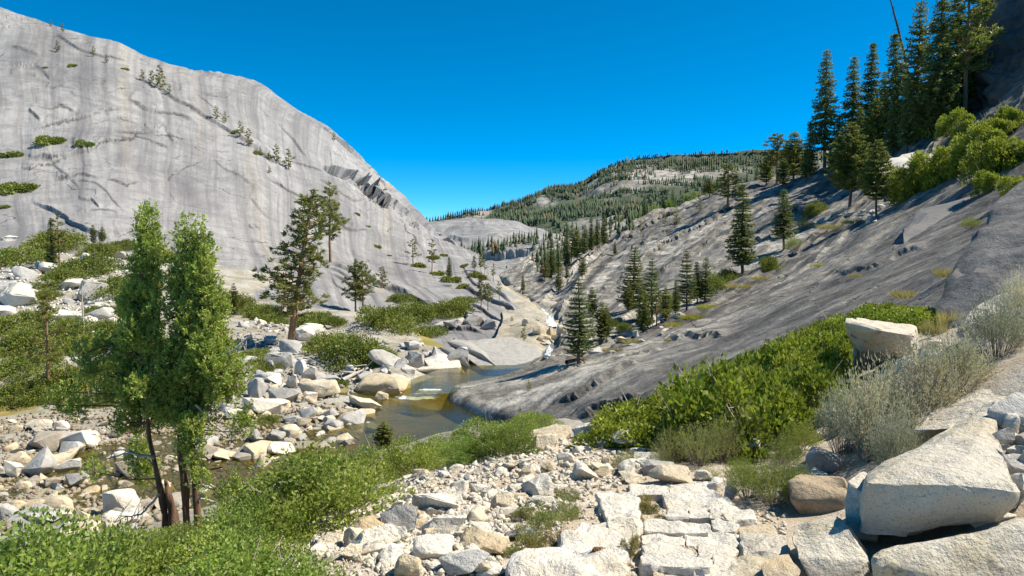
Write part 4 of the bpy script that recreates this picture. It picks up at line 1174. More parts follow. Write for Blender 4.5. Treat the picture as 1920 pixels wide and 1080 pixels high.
cone_trees(q, r.uniform(4, 10, len(q)) * np.clip(q[:, 1] / 450, .6, 1.3), 'grove', M_forest, 'dark conifers gathered between the far granite domes', 0.17)

# ------------------------------------------------------------------ the two junipers on the left
def juniper(name, label, trunks, blobs, d, seed, dead=(), sub=None, per=2300):
    r = np.random.default_rng(seed)
    foot = P(*trunks[0][0][0], d)
    e = empty(name, Vector(foot)); tag(e, label, 'tree', 'junipers by the stream')
    lines = []
    for tl, r0, r1 in trunks:
        a = np.array([(x, y, d + (dd_ if False else 0)) for (x, y) in tl], float)
        c = cr(Parr(a), 22)
        c += np.stack((fbm(c * 1.3, seed, 2) * .04, fbm(c * 1.1, seed + 5, 2) * .25, 0 * c[:, 0]), -1) * np.linspace(0, 1, 22)[:, None]
        lines.append(c)
        rr = np.linspace(r0, r1, 22) * (1 + r.normal(0, .06, 22)); rr[0] *= 1.35; rr[1] *= 1.12
        v, f = tubes([(c, rr)], 10)
        v = v + (fbm(v * np.array([9, 9, 1.2]), seed, 3) * .022)[:, None] * np.array([1, 1, 0])
        link('trunk', mesh_np('juniper_trunk', v - foot, f, M_bark_r), e)
    allp = np.concatenate(lines)
    segs, B, D, LL = [], [], [], []
    for (x, y, rx, ry, off) in blobs:
        c = P(x, y, d + off); k = d / F * 0.92
        R = np.array([rx * k, 0.9 * (rx + ry) / 2 * k, ry * k])
        cand = allp[(allp[:, 2] < c[2] + 0.2)]
        j = cand[np.argmin(((cand - c) ** 2).sum(1) + np.maximum(0, cand[:, 2] - c[2]) ** 2)]
        mid = (j + c) / 2 + r.normal(0, .08, 3)
        segs.append((np.stack((j, mid, c)), np.array([.022, .014, .006])))
        n = max(10, int(per * R[0] * R[2]))
        nb = 5
        sub = c + rdir(r, nb) * R * r.uniform(0.35, 0.9, (nb, 1))
        which = r.integers(0, nb, n)
        dirs = rdir(r, n); rr_ = r.uniform(0.55, 1.0, (n, 1))
        cs = sub[which] + dirs * rr_ * np.array([0.15, 0.15, 0.22]) * r.uniform(.8, 1.15, (nb, 1))[which]
        for q_ in cs[:: 9]: segs.append((np.stack((c, (c + q_) / 2 + r.normal(0, .04, 3), q_)), np.array([.010, .006, .002])))
        m_ = 17
        sd = dirs * 0.8 + np.array([0.1, 0, 1.15]) + r.normal(0, .35, (n, 3)); sd /= np.linalg.norm(sd, axis=1, keepdims=True)
        t_ = r.uniform(0, 1, (n, m_, 1))
        b = cs[:, None] + sd[:, None] * t_ * 0.13 + r.normal(0, .014, (n, m_, 3)) * (1.3 - t_)
        B.append(b.reshape(-1, 3)); D.append((sd[:, None] * 0.9 + r.normal(0, .55, (n, m_, 3))).reshape(-1, 3)); LL.append(r.uniform(.034, .066, n * m_))
    B, D, LL = map(np.concatenate, (B, D, LL))
    v, f = rhombs(B, D, LL, LL * 0.22, seed=seed)
    cr_ = link('crown', mesh_np('juniper_crown', v - foot, f, M_jun, smooth=False), e)
    v, f = tubes(segs, 5)
    link('branches', mesh_np('juniper_branches', v - foot, f, M_bark_r), cr_)['kind'] = 'stuff'
    for tl in dead:
        c = cr(np.array([P(x, y, d - .3 - 0.05 * i) for i, (x, y) in enumerate(tl)]), 12)
        c += r.normal(0, .012, c.shape)
        sg = [(c, np.linspace(.026, .007, 12))]
        for kk in range(5):
            i = r.integers(3, 11); sg.append((np.stack((c[i], c[i] + r.normal(0, .12, 3) + [0.05, 0, .03], c[i] + r.normal(0, .2, 3) + [.12, 0, .05])), np.array([.011, .008, .003])))
        v, f = tubes(sg, 5)
        o = link('dead_branch', mesh_np('dead_branch', v - foot, f, M_dead), e)
        o['label'] = 'bare silvery dead branch'
    return e
def cone(axis, top, bottom, rmax, n, seed):
    """small tufts set round a leader so that the crown tapers to a point"""
    r = np.random.default_rng(seed)
    ax = np.array(axis, float); out = []
    for k in range(n):
        u = ((k + r.random()) / n) ** 0.8
        y = top + (bottom - top) * u
        rad = rmax * min(1.0, 0.06 + 1.15 * u) * (1.0 if u < 0.82 else 1 - 1.6 * (u - 0.82)) * r.uniform(0.25, 1.08)
        a = r.uniform(0, 6.283)
        s_ = 0.55 + 0.5 * min(1, u * 1.6)
        out.append((np.interp(y, ax[:, 1], ax[:, 0]) + rad * math.cos(a), y + 0.12 * rad, 17 * s_ * r.uniform(.8, 1.25), 20 * s_ * r.uniform(.8, 1.25), rad * math.sin(a) * 16 / F))
    return out
hj = hit(340, 1000, ['bank', 'trail'])
DJ = hj[0].y
juniper('juniper_tree', 'left juniper of the pair with one leaning reddish trunk', [([(313,1010),(303,930),(285,850),(273,750),(264,670),(272,560),(280,430)], .06, .02)],
 cone([(280,412),(276,520),(268,600),(264,670),(273,750),(280,800)], 400, 780, 60, 84, 31) + [(178,700,26,18,-.2),(158,662,18,16,0),(196,742,26,16,.3),(255,800,28,18,.3),(228,800,20,12,0),(262,885,30,42,1.2),(255,850,22,24,1.0),(180,885,22,9,.6),(110,760,22,15,.4),(128,735,18,13,.4),(148,765,20,12,.2),(196,655,24,20,.3)], DJ, 21,
 dead=[[(292,860),(240,850),(195,862)],[(300,925),(262,965),(225,968)]])
juniper('juniper_tree', 'right juniper of the pair with twin trunks and a dense pointed crown', [([(352,1012),(347,930),(344,850),(342,760),(338,680),(342,570),(346,450)], 0.07, .02), ([(374,1000),(366,920),(361,840),(358,750),(362,670),(378,570),(366,450)], .058, .02)],
 cone([(350,430),(345,540),(348,640),(352,740),(352,800)], 424, 800, 38, 50, 32) + cone([(372,438),(380,540),(392,640),(390,740)], 432, 745, 50, 54, 33) + [(458,700,16,11,0),(318,770,22,18,-.2),(368,800,18,26,-.6),(458,785,30,11,-.2),(440,810,18,9,0),(352,840,20,20,-.6),(420,930,38,8,-.8),(455,915,28,7,-.8),(375,905,16,14,-.6),(362,870,14,16,-.5)], DJ - .2, 22,
 dead=[[(368,720),(410,670),(440,655),(468,628)],[(366,760),(395,790),(430,818),(445,815)],[(372,850),(378,880),(392,905),(440,932),(500,905)],[(372,935),(420,945),(480,938),(520,930)],[(345,830),(352,800),(357,790),(352,770)]])
h = hit(323, 1000, ['bank', 'trail'])
line = Parr(np.array([(325,1005,DJ),(323,960,DJ),(317,925,DJ),(309,900,DJ)], float))
v, f = tubes([(cr(line, 10), np.linspace(.13, .015, 10))], 8)
v += fbm(v * np.array([10, 10, 2]), 3, 3)[:, None] * .03
tag(link('dead_stump', mesh_np('dead_stump', v - line[0], f, M_bark_r), None, Vector(line[0])), 'splintered dead stump between the juniper trunks', 'stump')

# ------------------------------------------------------------------ big foreground blocks, each with its own shape
def block(name, pts_, mat, label, cat='boulder', rough=0.035, target=0.09, seed=1, group=None, bevel=0.025, iters=5, freq=2.2, sharp=28):
    w = np.array([P(*q) for q in pts_])
    base = w.mean(0); base[2] = w[:, 2].min()
    me = hull_mesh(w - base, target, rough, seed, iters, mat, name, freq, bevel, sharp)
    return tag(link(name, me, None, Vector(base)), label, cat, group)
block('boulder', [(1625,905,3.55),(1780,908,3.4),(1895,925,3.4),(1610,1000,3.6),(1700,1008,3.52),(1870,965,3.45),(1870,748,4.75),(1838,760,4.85),(1690,845,4.45),(1622,885,4.0),(1905,880,4.1),(1890,920,4.7),(1700,980,4.5)], M_boulder, 'huge wedge-shaped speckled boulder with a bright top at the right', target=0.05, seed=3, rough=0.03, sharp=22)
block('boulder', [(1588,900,3.95),(1620,884,4.15),(1626,930,3.8),(1655,915,3.95),(1583,985,3.8),(1600,1012,3.72),(1650,1020,3.7),(1640,965,4.25)], M_boulder, 'narrow block split off the left end of the huge wedge boulder', target=0.05, seed=4)
block('boulder', [(1645,1052,3.0),(1925,983,3.1),(2080,945,3.2),(1645,1110,3.0),(2080,1160,2.9),(1662,1036,3.5),(1950,955,3.9),(2080,1050,3.8),(1700,1120,3.5)], M_boulder, 'flat-topped tan block at the lower right corner', target=0.05, seed=5, rough=0.028, sharp=22)
block('boulder', [(1480,1005,3.62),(1500,972,3.78),(1565,963,3.85),(1592,990,3.5),(1628,1052,3.35),(1645,1120,3.3),(1495,1045,3.4),(1540,1120,3.3),(1605,1000,4.0),(1520,1010,4.0)], M_boulder, 'squat grey block half in shadow below the huge wedge boulder', target=0.05, seed=6)
block('boulder', [(1427,1062,3.3),(1448,1042,3.4),(1478,1040,3.42),(1502,1070,3.25),(1495,1095,3.2),(1435,1095,3.2),(1460,1050,3.55)], M_tan, 'rounded yellowish stone at the bottom right of the steps', target=0.04, seed=7)
block('boulder', [(1482,905,4.6),(1502,892,4.75),(1580,894,4.75),(1590,930,4.4),(1575,968,4.4),(1505,968,4.5),(1485,940,4.5),(1520,900,5.2),(1585,910,5.2),(1560,960,5.1)], M_brown, 'rusty brown block in the shade behind the squat grey one', target=0.06, seed=8)
block('boulder', [(1705,808,4.9),(1716,788,5.25),(1830,718,5.9),(1925,688,6.1),(2050,655,6.2),(1760,805,4.75),(1870,755,4.95),(2010,745,4.9),(1725,835,5.0),(1960,800,4.8)], M_boulder, 'long slanting slab behind the huge wedge boulder', target=0.08, seed=9)
block('boulder', [(1785,612,7.0),(1848,560,7.6),(1905,522,8.1),(1930,600,7.0),(1862,662,6.5),(1822,662,6.6),(1800,642,6.8),(1850,640,8),(1950,560,8.4)], M_grey, 'rough grey steep block above the sagebrush', target=0.09, seed=10)
block('boulder', [(1586,597,7.9),(1604,594,8.4),(1690,607,8.2),(1724,622,7.9),(1721,640,8.1),(1592,655,8.3),(1640,662,8.2),(1640,618,7.4),(1702,628,7.45),(1588,606,7.6),(1715,612,8.7),(1608,600,8.8),(1690,664,8.3),(1596,700,8.3),(1716,690,8.3)], M_boulder, 'white-topped block perched above the green bush', target=0.08, seed=11)
block('boulder', [(966,834,8.0),(970,852,7.9),(1002,859,7.8),(1042,838,7.9),(1071,812,8.2),(1068,799,8.6),(1043,794,8.9),(1000,808,8.7),(966,827,8.4),(1060,840,8.6)], M_tan, 'long brown-sided boulder lying at the edge of the trail', target=0.07, seed=12)
block('boulder', [(868,900,6.3),(885,872,6.6),(905,867,6.8),(928,900,6.3),(926,918,6.1),(890,916,6.1),(905,880,7.0)], M_pale, 'large white angular block on the trail rim', target=0.05, seed=13)
block('boulder', [(923,862,7.4),(935,842,7.7),(958,834,7.9),(980,862,7.3),(975,872,7.2),(930,872,7.2)], M_pale, 'white pointed block left of the brown-sided boulder', target=0.05, seed=14)
M_dark = mat_rock('dark_slab_granite', (0.17, 0.165, 0.16), (0.18, 0.17, 0.165), (0.09, 0.088, 0.088), 0.3, lichen=0.4)
M_steep = mat_rock('streaked_dark_granite', (0.19, 0.18, 0.17), (0.19, 0.18, 0.17), (0.035, 0.034, 0.034), 0.7, lichen=0.9)
block('granite_slab', [(1850,383,15),(1800,500,13.2),(1752,602,12),(1830,690,10.5),(2050,720,9.0),(2250,300,13),(2080,150,18),(1950,300,17),(1850,560,15),(2000,500,18)], M_steep, 'steep dark slab at the right edge above the sagebrush', 'slab', 0.035, 0.25, 15)
block('granite_slab', [(1694,472,49),(1690,440,51),(1742,402,55),(1828,372,57),(1831,410,53),(1772,440,50),(1705,474,48.6),(1722,396,60),(1850,368,62),(1760,470,56)], M_dark, 'thick dark overhanging slab across the upper right slope', 'slab', 0.02, 0.9, 16)
block('granite_slab', [(1690,312,100),(1725,290,104),(1770,276,106),(1768,292,102),(1700,325,98),(1740,300,112),(1690,330,104)], M_grey, 'pale tilted slab below the yellow-green bush on the upper slope', 'slab', 0.03, 1.5, 17)
block('granite_slab', [(1640,318,118),(1690,288,124),(1728,284,126),(1722,300,120),(1650,332,116),(1690,310,130)], M_grey, 'flat slab catching sun below the dense firs', 'slab', 0.03, 1.5, 18)
block('boulder', [(-40,800,40),(0,762,42),(25,762,42),(60,795,40),(64,820,38.5),(40,830,38),(-40,835,38),(10,770,45),(50,800,44)], M_tan, 'big smooth tan boulder on the bank at the left edge', seed=19, target=0.22, rough=0.03)

# ---- flat paving stones of the trail: outline seen from the eye, real thickness
def paver(outline, thick, mat, label, seed, sink=0.12, group='paving stones of the trail steps'):
    top = []
    thick *= 0.8
    mx_, my_ = np.mean(outline, 0)
    outline = [(mx_ + (x - mx_) * 1.05, my_ + (y - my_) * 1.10) for x, y in outline]
    for (x, y) in outline:
        h = hit(x, y, ['trail'])
        p = np.array(h[0]); k = 1 - thick / max(0.3, -p[2])
        top.append(p * k)
    top = np.array(top)
    c = top.mean(0)
    A = np.c_[top[:, :2], np.ones(len(top))]
    co, *_ = np.linalg.lstsq(A, top[:, 2], rcond=None)
    top[:, 2] = A @ co + (top[:, 0] - c[0]) * random.uniform(-.05, .05) + (top[:, 1] - c[1]) * random.uniform(-.03, .06)
    low = (top - c) * np.array([1.04, 1.04, 1]) + c - np.array([0, 0, thick + sink])
    base = np.array([c[0], c[1], low[:, 2].min()])
    me = hull_mesh(np.concatenate([top, low]) - base, 0.045, 0.05, seed, 4, mat, 'paving_stone', 3.4, 0.05, 26)
    return tag(link('paving_stone', me, None, Vector(base)), label, 'paving stone', group)
PV = [
 ([(1094,977),(1196,979),(1202,992),(1168,1046),(1130,1060),(1050,1032),(1062,1008)], .10, M_pale, 'broad flat white slab in the middle of the trail'),
 ([(985,1036),(1070,1034),(1140,1046),(1172,1066),(1150,1110),(955,1110),(955,1062)], .12, M_pale, 'wide white slab at the bottom centre of the trail'),
 ([(1122,932),(1185,925),(1196,940),(1198,976),(1142,975)], .16, M_pale, 'blocky white slab with a dark shaded left side'),
 ([(1245,926),(1335,924),(1378,940),(1345,956),(1252,950)], .08, M_pale, 'long pale slab across the head of the steps'),
 ([(1258,910),(1324,906),(1330,922),(1256,924)], .07, M_pale, 'small flat slab behind the head of the steps'),
 ([(1180,908),(1250,908),(1252,928),(1186,926)], .06, M_pale, 'flat slab left of the head of the steps'),
 ([(1362,944),(1410,958),(1418,972),(1368,978),(1350,956)], .08, M_pale, 'wedge slab at the right end of the steps'),
 ([(1390,1006),(1470,1003),(1482,1036),(1440,1046),(1394,1044)], .10, M_boulder, 'speckled grey slab at the right of the steps'),
 ([(1370,1048),(1440,1046),(1428,1086),(1372,1090)], .08, M_boulder, 'small speckled slab below the grey one by the steps'),
 ([(1384,988),(1450,982),(1458,1000),(1392,1012)], .07, M_tan, 'brown striped stone at the right of the steps'),
 ([(1252,952),(1290,950),(1292,966),(1250,968)], .09, M_pale, 'left of three square edge stones on the top step'),
 ([(1294,952),(1326,952),(1330,968),(1294,968)], .09, M_pale, 'middle of three square edge stones on the top step'),
 ([(1330,954),(1352,956),(1356,972),(1332,970)], .09, M_pale, 'right of three square edge stones on the top step'),
 ([(1205,968),(1248,962),(1250,974),(1212,982)], .07, M_tan, 'tan edge stone left of the top step'),
]
words = ['first', 'second', 'third', 'fourth', 'fifth', 'sixth', 'seventh', 'eighth', 'ninth']
rs = random.Random(11)
for k in range(5):
    y = 978 + 22 * k + rs.uniform(-3, 3)
    xs_ = [1200 + rs.uniform(-14, 24), 1290 + rs.uniform(-50, 50), 1388 + rs.uniform(-14, 10)]
    for q in range(2):
        a_, b_ = xs_[q] + 1, xs_[q + 1] - 1
        t0, t1 = y + rs.uniform(-8, 4), y + rs.uniform(-2, 10)
        mid_ = (a_ + b_) / 2
        PV.append(([(a_, t0 + 3), (a_ + 9, t0 - 3), (mid_, (t0 + t1) / 2 - rs.uniform(2, 6)), (b_ - 6, t1 - 3), (b_, t1 + 4), (b_ - 5, t1 + 16), (mid_, (t0 + t1) / 2 + rs.uniform(14, 22)), (a_ + 4, t0 + 17)], rs.uniform(.05, .13), rs.choice([M_pale, M_pale, M_tan]), f'{words[k]} row of layered step stones, ' + ('left', 'right')[q] + ' piece'))
for i, (ol, th, mt, lab) in enumerate(PV): paver(ol, th, mt, lab, 40 + i)

# ---- stones placed one by one: box seen in the photo -> stone of that size standing on the ground there
def stone(x0, y0, x1, y1, key, label, cat='stone', group=None, keys=('trail', 'bank'), name='stone', flat=False, k=None, dmin=0):
    cx = (x0 + x1) / 2
    h = None
    for yy in (y1 - 1, y1 + 5, y1 + 12):
        h = hit(cx, yy, list(keys))
        if h and h[0].y > dmin: break
    if not h: return None
    loc, d = h[0], h[0].y
    W = (x1 - x0) * d / F * (1.14 if 'trail' in keys else 1.0)
    D = W * random.uniform(0.65, 0.9)
    tana = max(0.02, -loc.z / d)
    hh = max(0.34 * W, (y1 - y0) * d / F * 1.1 - D * tana * 0.8)
    if flat: hh = 0.22 * W
    me, ext = random.choice(PROTO[key]) if k is None else PROTO[key][k % len(PROTO[key])]
    rz = random.choice((0, math.pi)) + random.uniform(-.35, .35)
    o = link(name, me, None, loc + Vector((0, D * 0.45, -0.14 * hh)), (random.uniform(-.08, .08), random.uniform(-.08, .08), rz), (W / ext[0] * 1.02, D / ext[1], hh * 1.16 / ext[2]))
    return tag(o, label, cat, group)
G = 'rocks heaped along the trail rim'
for (b, key, lab) in [
 ((650,985,735,1035),'pale','large cream block above the gravel patch'),((715,948,778,1005),'grey','large grey block in the middle of the rubble'),((770,912,850,970),'pale','largest cream slab-like block in the rubble'),
 ((772,1003,845,1055),'pale','rounded cream block in front of the rubble heap'),((820,1040,908,1085),'grey','blue-grey block at the bottom of the rubble heap'),((868,995,945,1048),'tan','tan slanting block left of the weedy patch'),
 ((700,898,752,932),'pale','white block at the upper left rim of the rubble'),((665,940,698,963),'pale','small white block beside the willows'),((485,1030,560,1060),'tan','long tan stone at the lower left of the gravel'),
 ((490,1060,575,1095),'pale','bluish white flat stone in the lower left corner of the trail'),((775,972,815,1000),'tan','tan stone between the two large blocks'),((880,905,908,928),'pale','small white stone below the white angular block'),
 ((922,925,966,958),'tan','tan block at the edge of the sandy patch'),((730,925,755,945),'pale','white stone on the left rim of the rubble'),((757,927,773,945),'pale','narrow white stone on the left rim'),((734,940,753,956),'pale','small pentagonal stone on the left rim'),
 ((818,967,850,988),'tan','small tan stone below the largest cream block'),((825,985,870,1003),'tan','elongated brownish stone in the rubble'),((738,1035,786,1085),'tan','upright tan block at the bottom edge of the rubble'),((852,992,886,1012),'pale','flat cream stone beside the slanting tan block'),
 ((885,985,930,1008),'pale','long cream stone above the slanting tan block'),((980,872,1012,898),'pale','angular white block in the middle of the path'),((982,900,1022,926),'tan','square tan block in the path rubble'),((1050,850,1080,868),'pale','small white block behind the angular one'),
 ((1013,862,1042,886),'tan','dark-sided tan block below the brown-sided boulder'),((1145,828,1222,848),'pale','low white slab by the grey sagebrush'),((1190,848,1236,873),'pale','white slab below the low one by the sagebrush'),((1208,866,1266,892),'grey','grey tilted stone at the head of the trail'),
 ((1165,888,1206,909),'tan','rounded tan stone at the head of the steps'),((1228,885,1298,909),'tan','long tan stone behind the steps'),((1305,880,1336,904),'pale','white cube-like stone right of the long tan one'),((1330,895,1366,926),'pale','white stone at the edge of the weeds'),
 ((1360,908,1384,938),'grey','grey stone half under the weeds'),((1083,797,1147,823),'pale','white slab on the skyline of the trail'),((940,868,968,888),'tan','small tan stone left of the path rubble'),((905,915,935,938),'pale','cream stone on the trail rim'),
 ((1030,905,1062,925),'pale','small cream stone in the middle of the path'),((950,905,985,925),'pale','flat white stone above the sandy patch'),((1000,930,1040,952),'pale','cream stone above the weedy patch'),((800,1050,835,1075),'pale','small pale stone at the foot of the rubble'),
 ((940,945,985,975),'pale','squarish pale stone above the weedy patch'),((950,998,1000,1016),'grey','pale flat rock lying in the weedy patch'),((595,1008,640,1030),'tan','low tan stone at the left of the gravel chips'),((880,940,915,965),'tan','tan stone between rubble and weeds'),
 ((845,925,872,948),'pale','small white stone right of the largest cream block'),((900,1050,945,1085),'pale','cream stone at the bottom left of the wide slab'),((1420,790,1455,825),'grey','upright grey stone above the weeds, upper of two'),((1412,820,1452,858),'grey','upright grey stone above the weeds, lower of two'),
 ((1520,838,1580,890),'grey','grey shaded rock under the sagebrush'),((1865,800,1905,850),'grey','grey rock at the right end of the huge wedge boulder'),((1890,770,1930,815),'pale','pale rock at the right edge'),((1880,845,1935,895),'grey','shaded rock at the right edge below the pale one'),
 ((1835,945,1920,995),'pale','pale stone wedged under the huge wedge boulder'),((1505,745,1550,775),'pale','pale stone beside the green bush'),((1530,770,1570,800),'pale','pale stone left of the sagebrush'),((1735,635,1765,655),'pale','small pale stone right of the perched block'),((1745,655,1775,680),'pale','small pale stone below the perched block'),
 ((1530,800,1560,825),'tan','tan stone above the grey shaded rock'),((1545,690,1580,720),'pale','pale stone under the perched block')]:
    stone(*b, key, lab, group=G)
G = 'stones along the stream'
for (b, key, lab) in [
 ((455,708,492,746),'grey','grey slanting block below the low green shrub'),((535,702,556,731),'grey','upright grey block beside the low shrub'),((563,688,592,719),'grey','dark-faced cube of rock on the bank'),((486,728,553,758),'grey','large dark-sided boulder on the stream bank'),
 ((553,712,630,752),'tan','long smooth cream slab behind the stream stones'),((437,750,525,780),'pale','broad pale boulder below the dark-sided one'),((515,663,552,692),'grey','light grey block above the bank'),((550,680,576,706),'pale','white block beside the dark-faced cube'),
 ((655,710,762,744),'tan','orange-tinted smooth slab beside the riffle'),((730,700,778,721),'grey','mossy dark rock at the mouth of the upper pool'),((775,688,868,713),'pale','long white slab on the left side of the upper pool'),((643,744,708,772),'tan','large flat stone standing in the pool'),
 ((662,766,702,786),'tan','squarish stone in the pool below the large flat one'),((588,765,634,790),'grey','slanted grey stone left of the pool'),((700,735,727,760),'tan','jumbled tan stone at the pool edge'),((512,753,541,772),'tan','tan stone at the dry edge of the stream'),
 ((600,795,642,813),'river','flat stone lying at the edge of the pool'),((533,806,560,832),'tan','yellow leaning stone left of the pool'),((455,803,487,832),'grey','grey block near the small bush'),((498,806,532,832),'grey','greenish grey block right of the small bush'),((485,842,556,860),'pale','long flat stone at the edge of the willows'),
 ((618,816,662,832),'tan','flat tan stone nearest the pool'),((80,812,190,848),'pale','wide flat pale boulder on the left bar'),((40,790,88,808),'tan','tan stone beside the big smooth boulder'),((95,788,122,810),'pale','pale stone behind the wide flat boulder'),((90,858,142,892),'grey','slanting grey slab on the left bar'),
 ((180,912,242,970),'pale','large white block with a dark mossy side in the stream'),((62,928,126,968),'tan','large tan boulder standing in the stream'),((38,963,102,990),'grey','grey boulder with a flat side in the stream'),((98,955,132,982),'tan','bright yellow block in the stream'),((128,953,167,986),'tan','orange block beside the bright yellow one'),
 ((100,976,128,1005),'grey','small grey block below the yellow one'),((132,984,159,1010),'tan','small orange block below the others'),((55,993,88,1028),'tan','long yellow stone leaning in the water'),((-20,1000,57,1060),'grey','large grey boulder at the lower left corner'),((135,985,238,1035),'grey','flat lichen-grey boulder touching the willows'),
 ((-10,943,27,980),'grey','grey boulder cut by the left edge'),((140,908,182,932),'tan','smooth oval tan stone'),((108,886,152,916),'grey','dark grey boulder in the stony bar'),((-5,862,32,897),'pale','pale boulder at the left edge of the bar'),((190,952,248,988),'pale','flat pale stone behind the juniper trunks'),((210,845,262,868),'pale','pale flat stone behind the left juniper'),
 ((220,795,262,815),'tan','low tan stone by the far bank'),((470,700,512,716),'grey','flat grey stone beside the low shrub'),((600,705,640,722),'grey','grey stone under the mat shrub'),((575,735,600,752),'tan','small tan stone behind the slanted grey one'),((640,775,662,790),'river','small wet stone in the pool'),((525,780,562,796),'grey','grey slab in the stony shallows'),((420,770,450,790),'pale','pale stone right of the juniper crown')]:
    stone(*b, key, lab, group=G, keys=('bank',), name='stone')
G = 'boulders below the waterfall'
for (b, lab) in [((1000,612,1026,630),'flat tan boulder at the left of the heap under the falls'),((1024,614,1046,630),'tan boulder in the middle of the heap under the falls'),((1042,610,1062,628),'tan boulder at the right of the heap under the falls'),((1006,628,1032,642),'lower flat boulder of the heap under the falls'),
                 ((1030,628,1052,640),'lower right boulder of the heap under the falls'),((1016,638,1036,648),'lowest boulder of the heap under the falls'),((978,598,992,612),'dark leaning rock left of the falls')]:
    stone(*b, 'tan', lab, 'boulder', G, ('streambed', 'dome', 'slope'), 'boulder')
G = 'slabs broken from the lower dome'
for (b, key, lab) in [((830,598,870,616),'grey','dark flat slab right of the green mats'),((868,590,905,612),'grey','angular block on the lower dome edge'),((905,600,940,618),'grey','low angular block on the lower dome edge'),((795,606,835,618),'grey','thin slab below the green mats'),
                      ((760,660,800,690),'grey','fractured grey rock above the white slab'),((800,652,850,690),'grey','large fractured rock left of the dark overhang'),((830,650,880,692),'grey','curved slab leaning over the pool'),((700,655,760,690),'grey','low fractured rock under the mat shrub')]:
    stone(*b, key, lab, 'rock', G, ('dome', 'bank'), 'rock')
# arch-shaped overhang beside the upper pool
block('boulder', [(850,655,54),(900,636,58),(960,632,60),(1010,650,58),(1022,672,55),(985,690,51.5),(905,695,50.8),(935,645,62),(990,660,61),(880,672,53)], M_whale, 'smooth whaleback of grey rock beside the upper pool', seed=60, target=0.6, rough=0.012, bevel=0.12, sharp=60)

block('boulder', [(838,640,56),(872,644,55),(905,664,52.6),(938,692,51.2),(905,640,60),(850,636,60),(862,668,57),(900,694,55.5),(925,697,54)], M_whale, 'curved overhanging slab with a dark hollow beside the upper pool', seed=61, target=0.5, rough=0.012, bevel=0.04, sharp=40)
block('boulder', [(822,650,53.5),(850,652,53),(872,672,51.6),(884,692,50.8),(842,655,56),(835,675,54.5),(868,694,52.5)], M_whale, 'thin leaning slab left of the curved overhanging one', seed=62, target=0.4, rough=0.015, bevel=0.04, sharp=40)
# ---- stones scattered in numbers
LANDMARK = []
def short(lab):
    for w in (' in ', ' on ', ' at ', ' above', ' below', ' beside', ' left of', ' right of', ' behind', ' between', ' of ', ' with ', ' under', ' half', ' lying', ' standing', ' leaning', ' cut', ' near', ' split', ' catching', ' across', ' perched', ' wedged', ' touching', ' down'):
        lab = lab.split(w)[0]
    return lab
USED = {}
def unique_label(base, x, y):
    """base + where it stands relative to the nearest recognisable rocks"""
    near = sorted(LANDMARK, key=lambda q: (q[0] - x) ** 2 + 2 * (q[1] - y) ** 2)[:12]
    best = base
    for i, (lx, ly, l) in enumerate(near):
        side = ('left of' if x < lx else 'right of') if abs(x - lx) > 1.2 * abs(y - ly) else ('behind' if y < ly else 'in front of')
        lab = f'{base} {side} the {l}'
        if len(lab.split()) > 16: continue
        best = lab
        if lab not in USED: break
    if best in USED:
        for i in range(len(near)):
            for j in range(i + 1, len(near)):
                lab = f'{base} between the {near[i][2]} and the {near[j][2]}'
                if near[i][2] != near[j][2] and len(lab.split()) <= 16 and lab not in USED:
                    USED[lab] = 1
                    return lab
    USED[best] = 1
    return best
for o_ in list(scene.objects):
    if o_.parent is None and o_.get('category') in ('boulder', 'stone', 'slab', 'rock', 'paving stone') and o_.get('label'):
        w_ = Vector(o_.location); LANDMARK.append((960 + F * w_.x / (w_.y * CP - w_.z * SP), 540 - F * (w_.y * SP + w_.z * CP) / (w_.y * CP - w_.z * SP), short(o_['label'])))
def scatter_stones(poly, n, keys, kinds, smin, smax, labels, cat, group, name='stone', flat=(0.5, 1.0), alpha=1.7, avoid=None, sink=0.3):
    items = []
    for x, y, h in scatter_px(poly, n, keys):
        if avoid and avoid(x, y, h): continue
        s = smin * (1 - random.random() * (1 - (smin / smax) ** alpha)) ** (-1 / alpha)
        items.append((s, x, y, h))
    for s, x, y, h in items:
        key = random.choice(kinds)
        me, ext = random.choice(PROTO[key])
        sc_ = s / max(ext[0], ext[1])
        o = link(name, me, None, h[0] - Vector((0, 0, sink * s * ext[2])), (random.uniform(-.35, .35), random.uniform(-.35, .35), random.uniform(0, 6.28)), (sc_, sc_ * random.uniform(.75, 1), sc_ * random.uniform(*flat)))
        mid = (smin * smax) ** 0.5
        size = 'large' if s > mid * 1.25 else ('middling' if s > mid * 0.8 else 'small')
        tag(o, unique_label(f"{size} {({'pale': 'white', 'tan': 'tan', 'river': 'brownish', 'grey': 'grey'}[key])} {labels}", x, y), cat, group)
river_poly = [(-30,790),(60,775),(250,762),(440,762),(600,755),(720,765),(690,800),(660,835),(590,850),(520,880),(420,920),(300,980),(140,1020),(-30,1050)]
scatter_stones(river_poly, 250, ['bank'], ['river', 'river', 'river', 'tan', 'grey', 'tan'], 0.4, 1.7, 'cobble', 'cobble', 'loose stones on the stream bed', 'river_cobble', alpha=1.5)
scatter_stones([(0,430),(90,450),(150,490),(260,480),(260,560),(220,600),(160,640),(60,600),(0,600)], 120, ['bank', 'dome'], ['pale', 'grey', 'grey'], 0.8, 4.0, 'talus block', 'talus block', 'talus blocks on the left hillside', 'talus_block', alpha=1.4)
scatter_stones([(455,600),(560,610),(575,650),(600,690),(560,720),(470,720),(440,680)], 75, ['bank'], ['grey', 'grey', 'pale'], 0.5, 2.2, 'talus block', 'talus block', 'talus blocks by the leaning pine', 'talus_block', alpha=1.4)
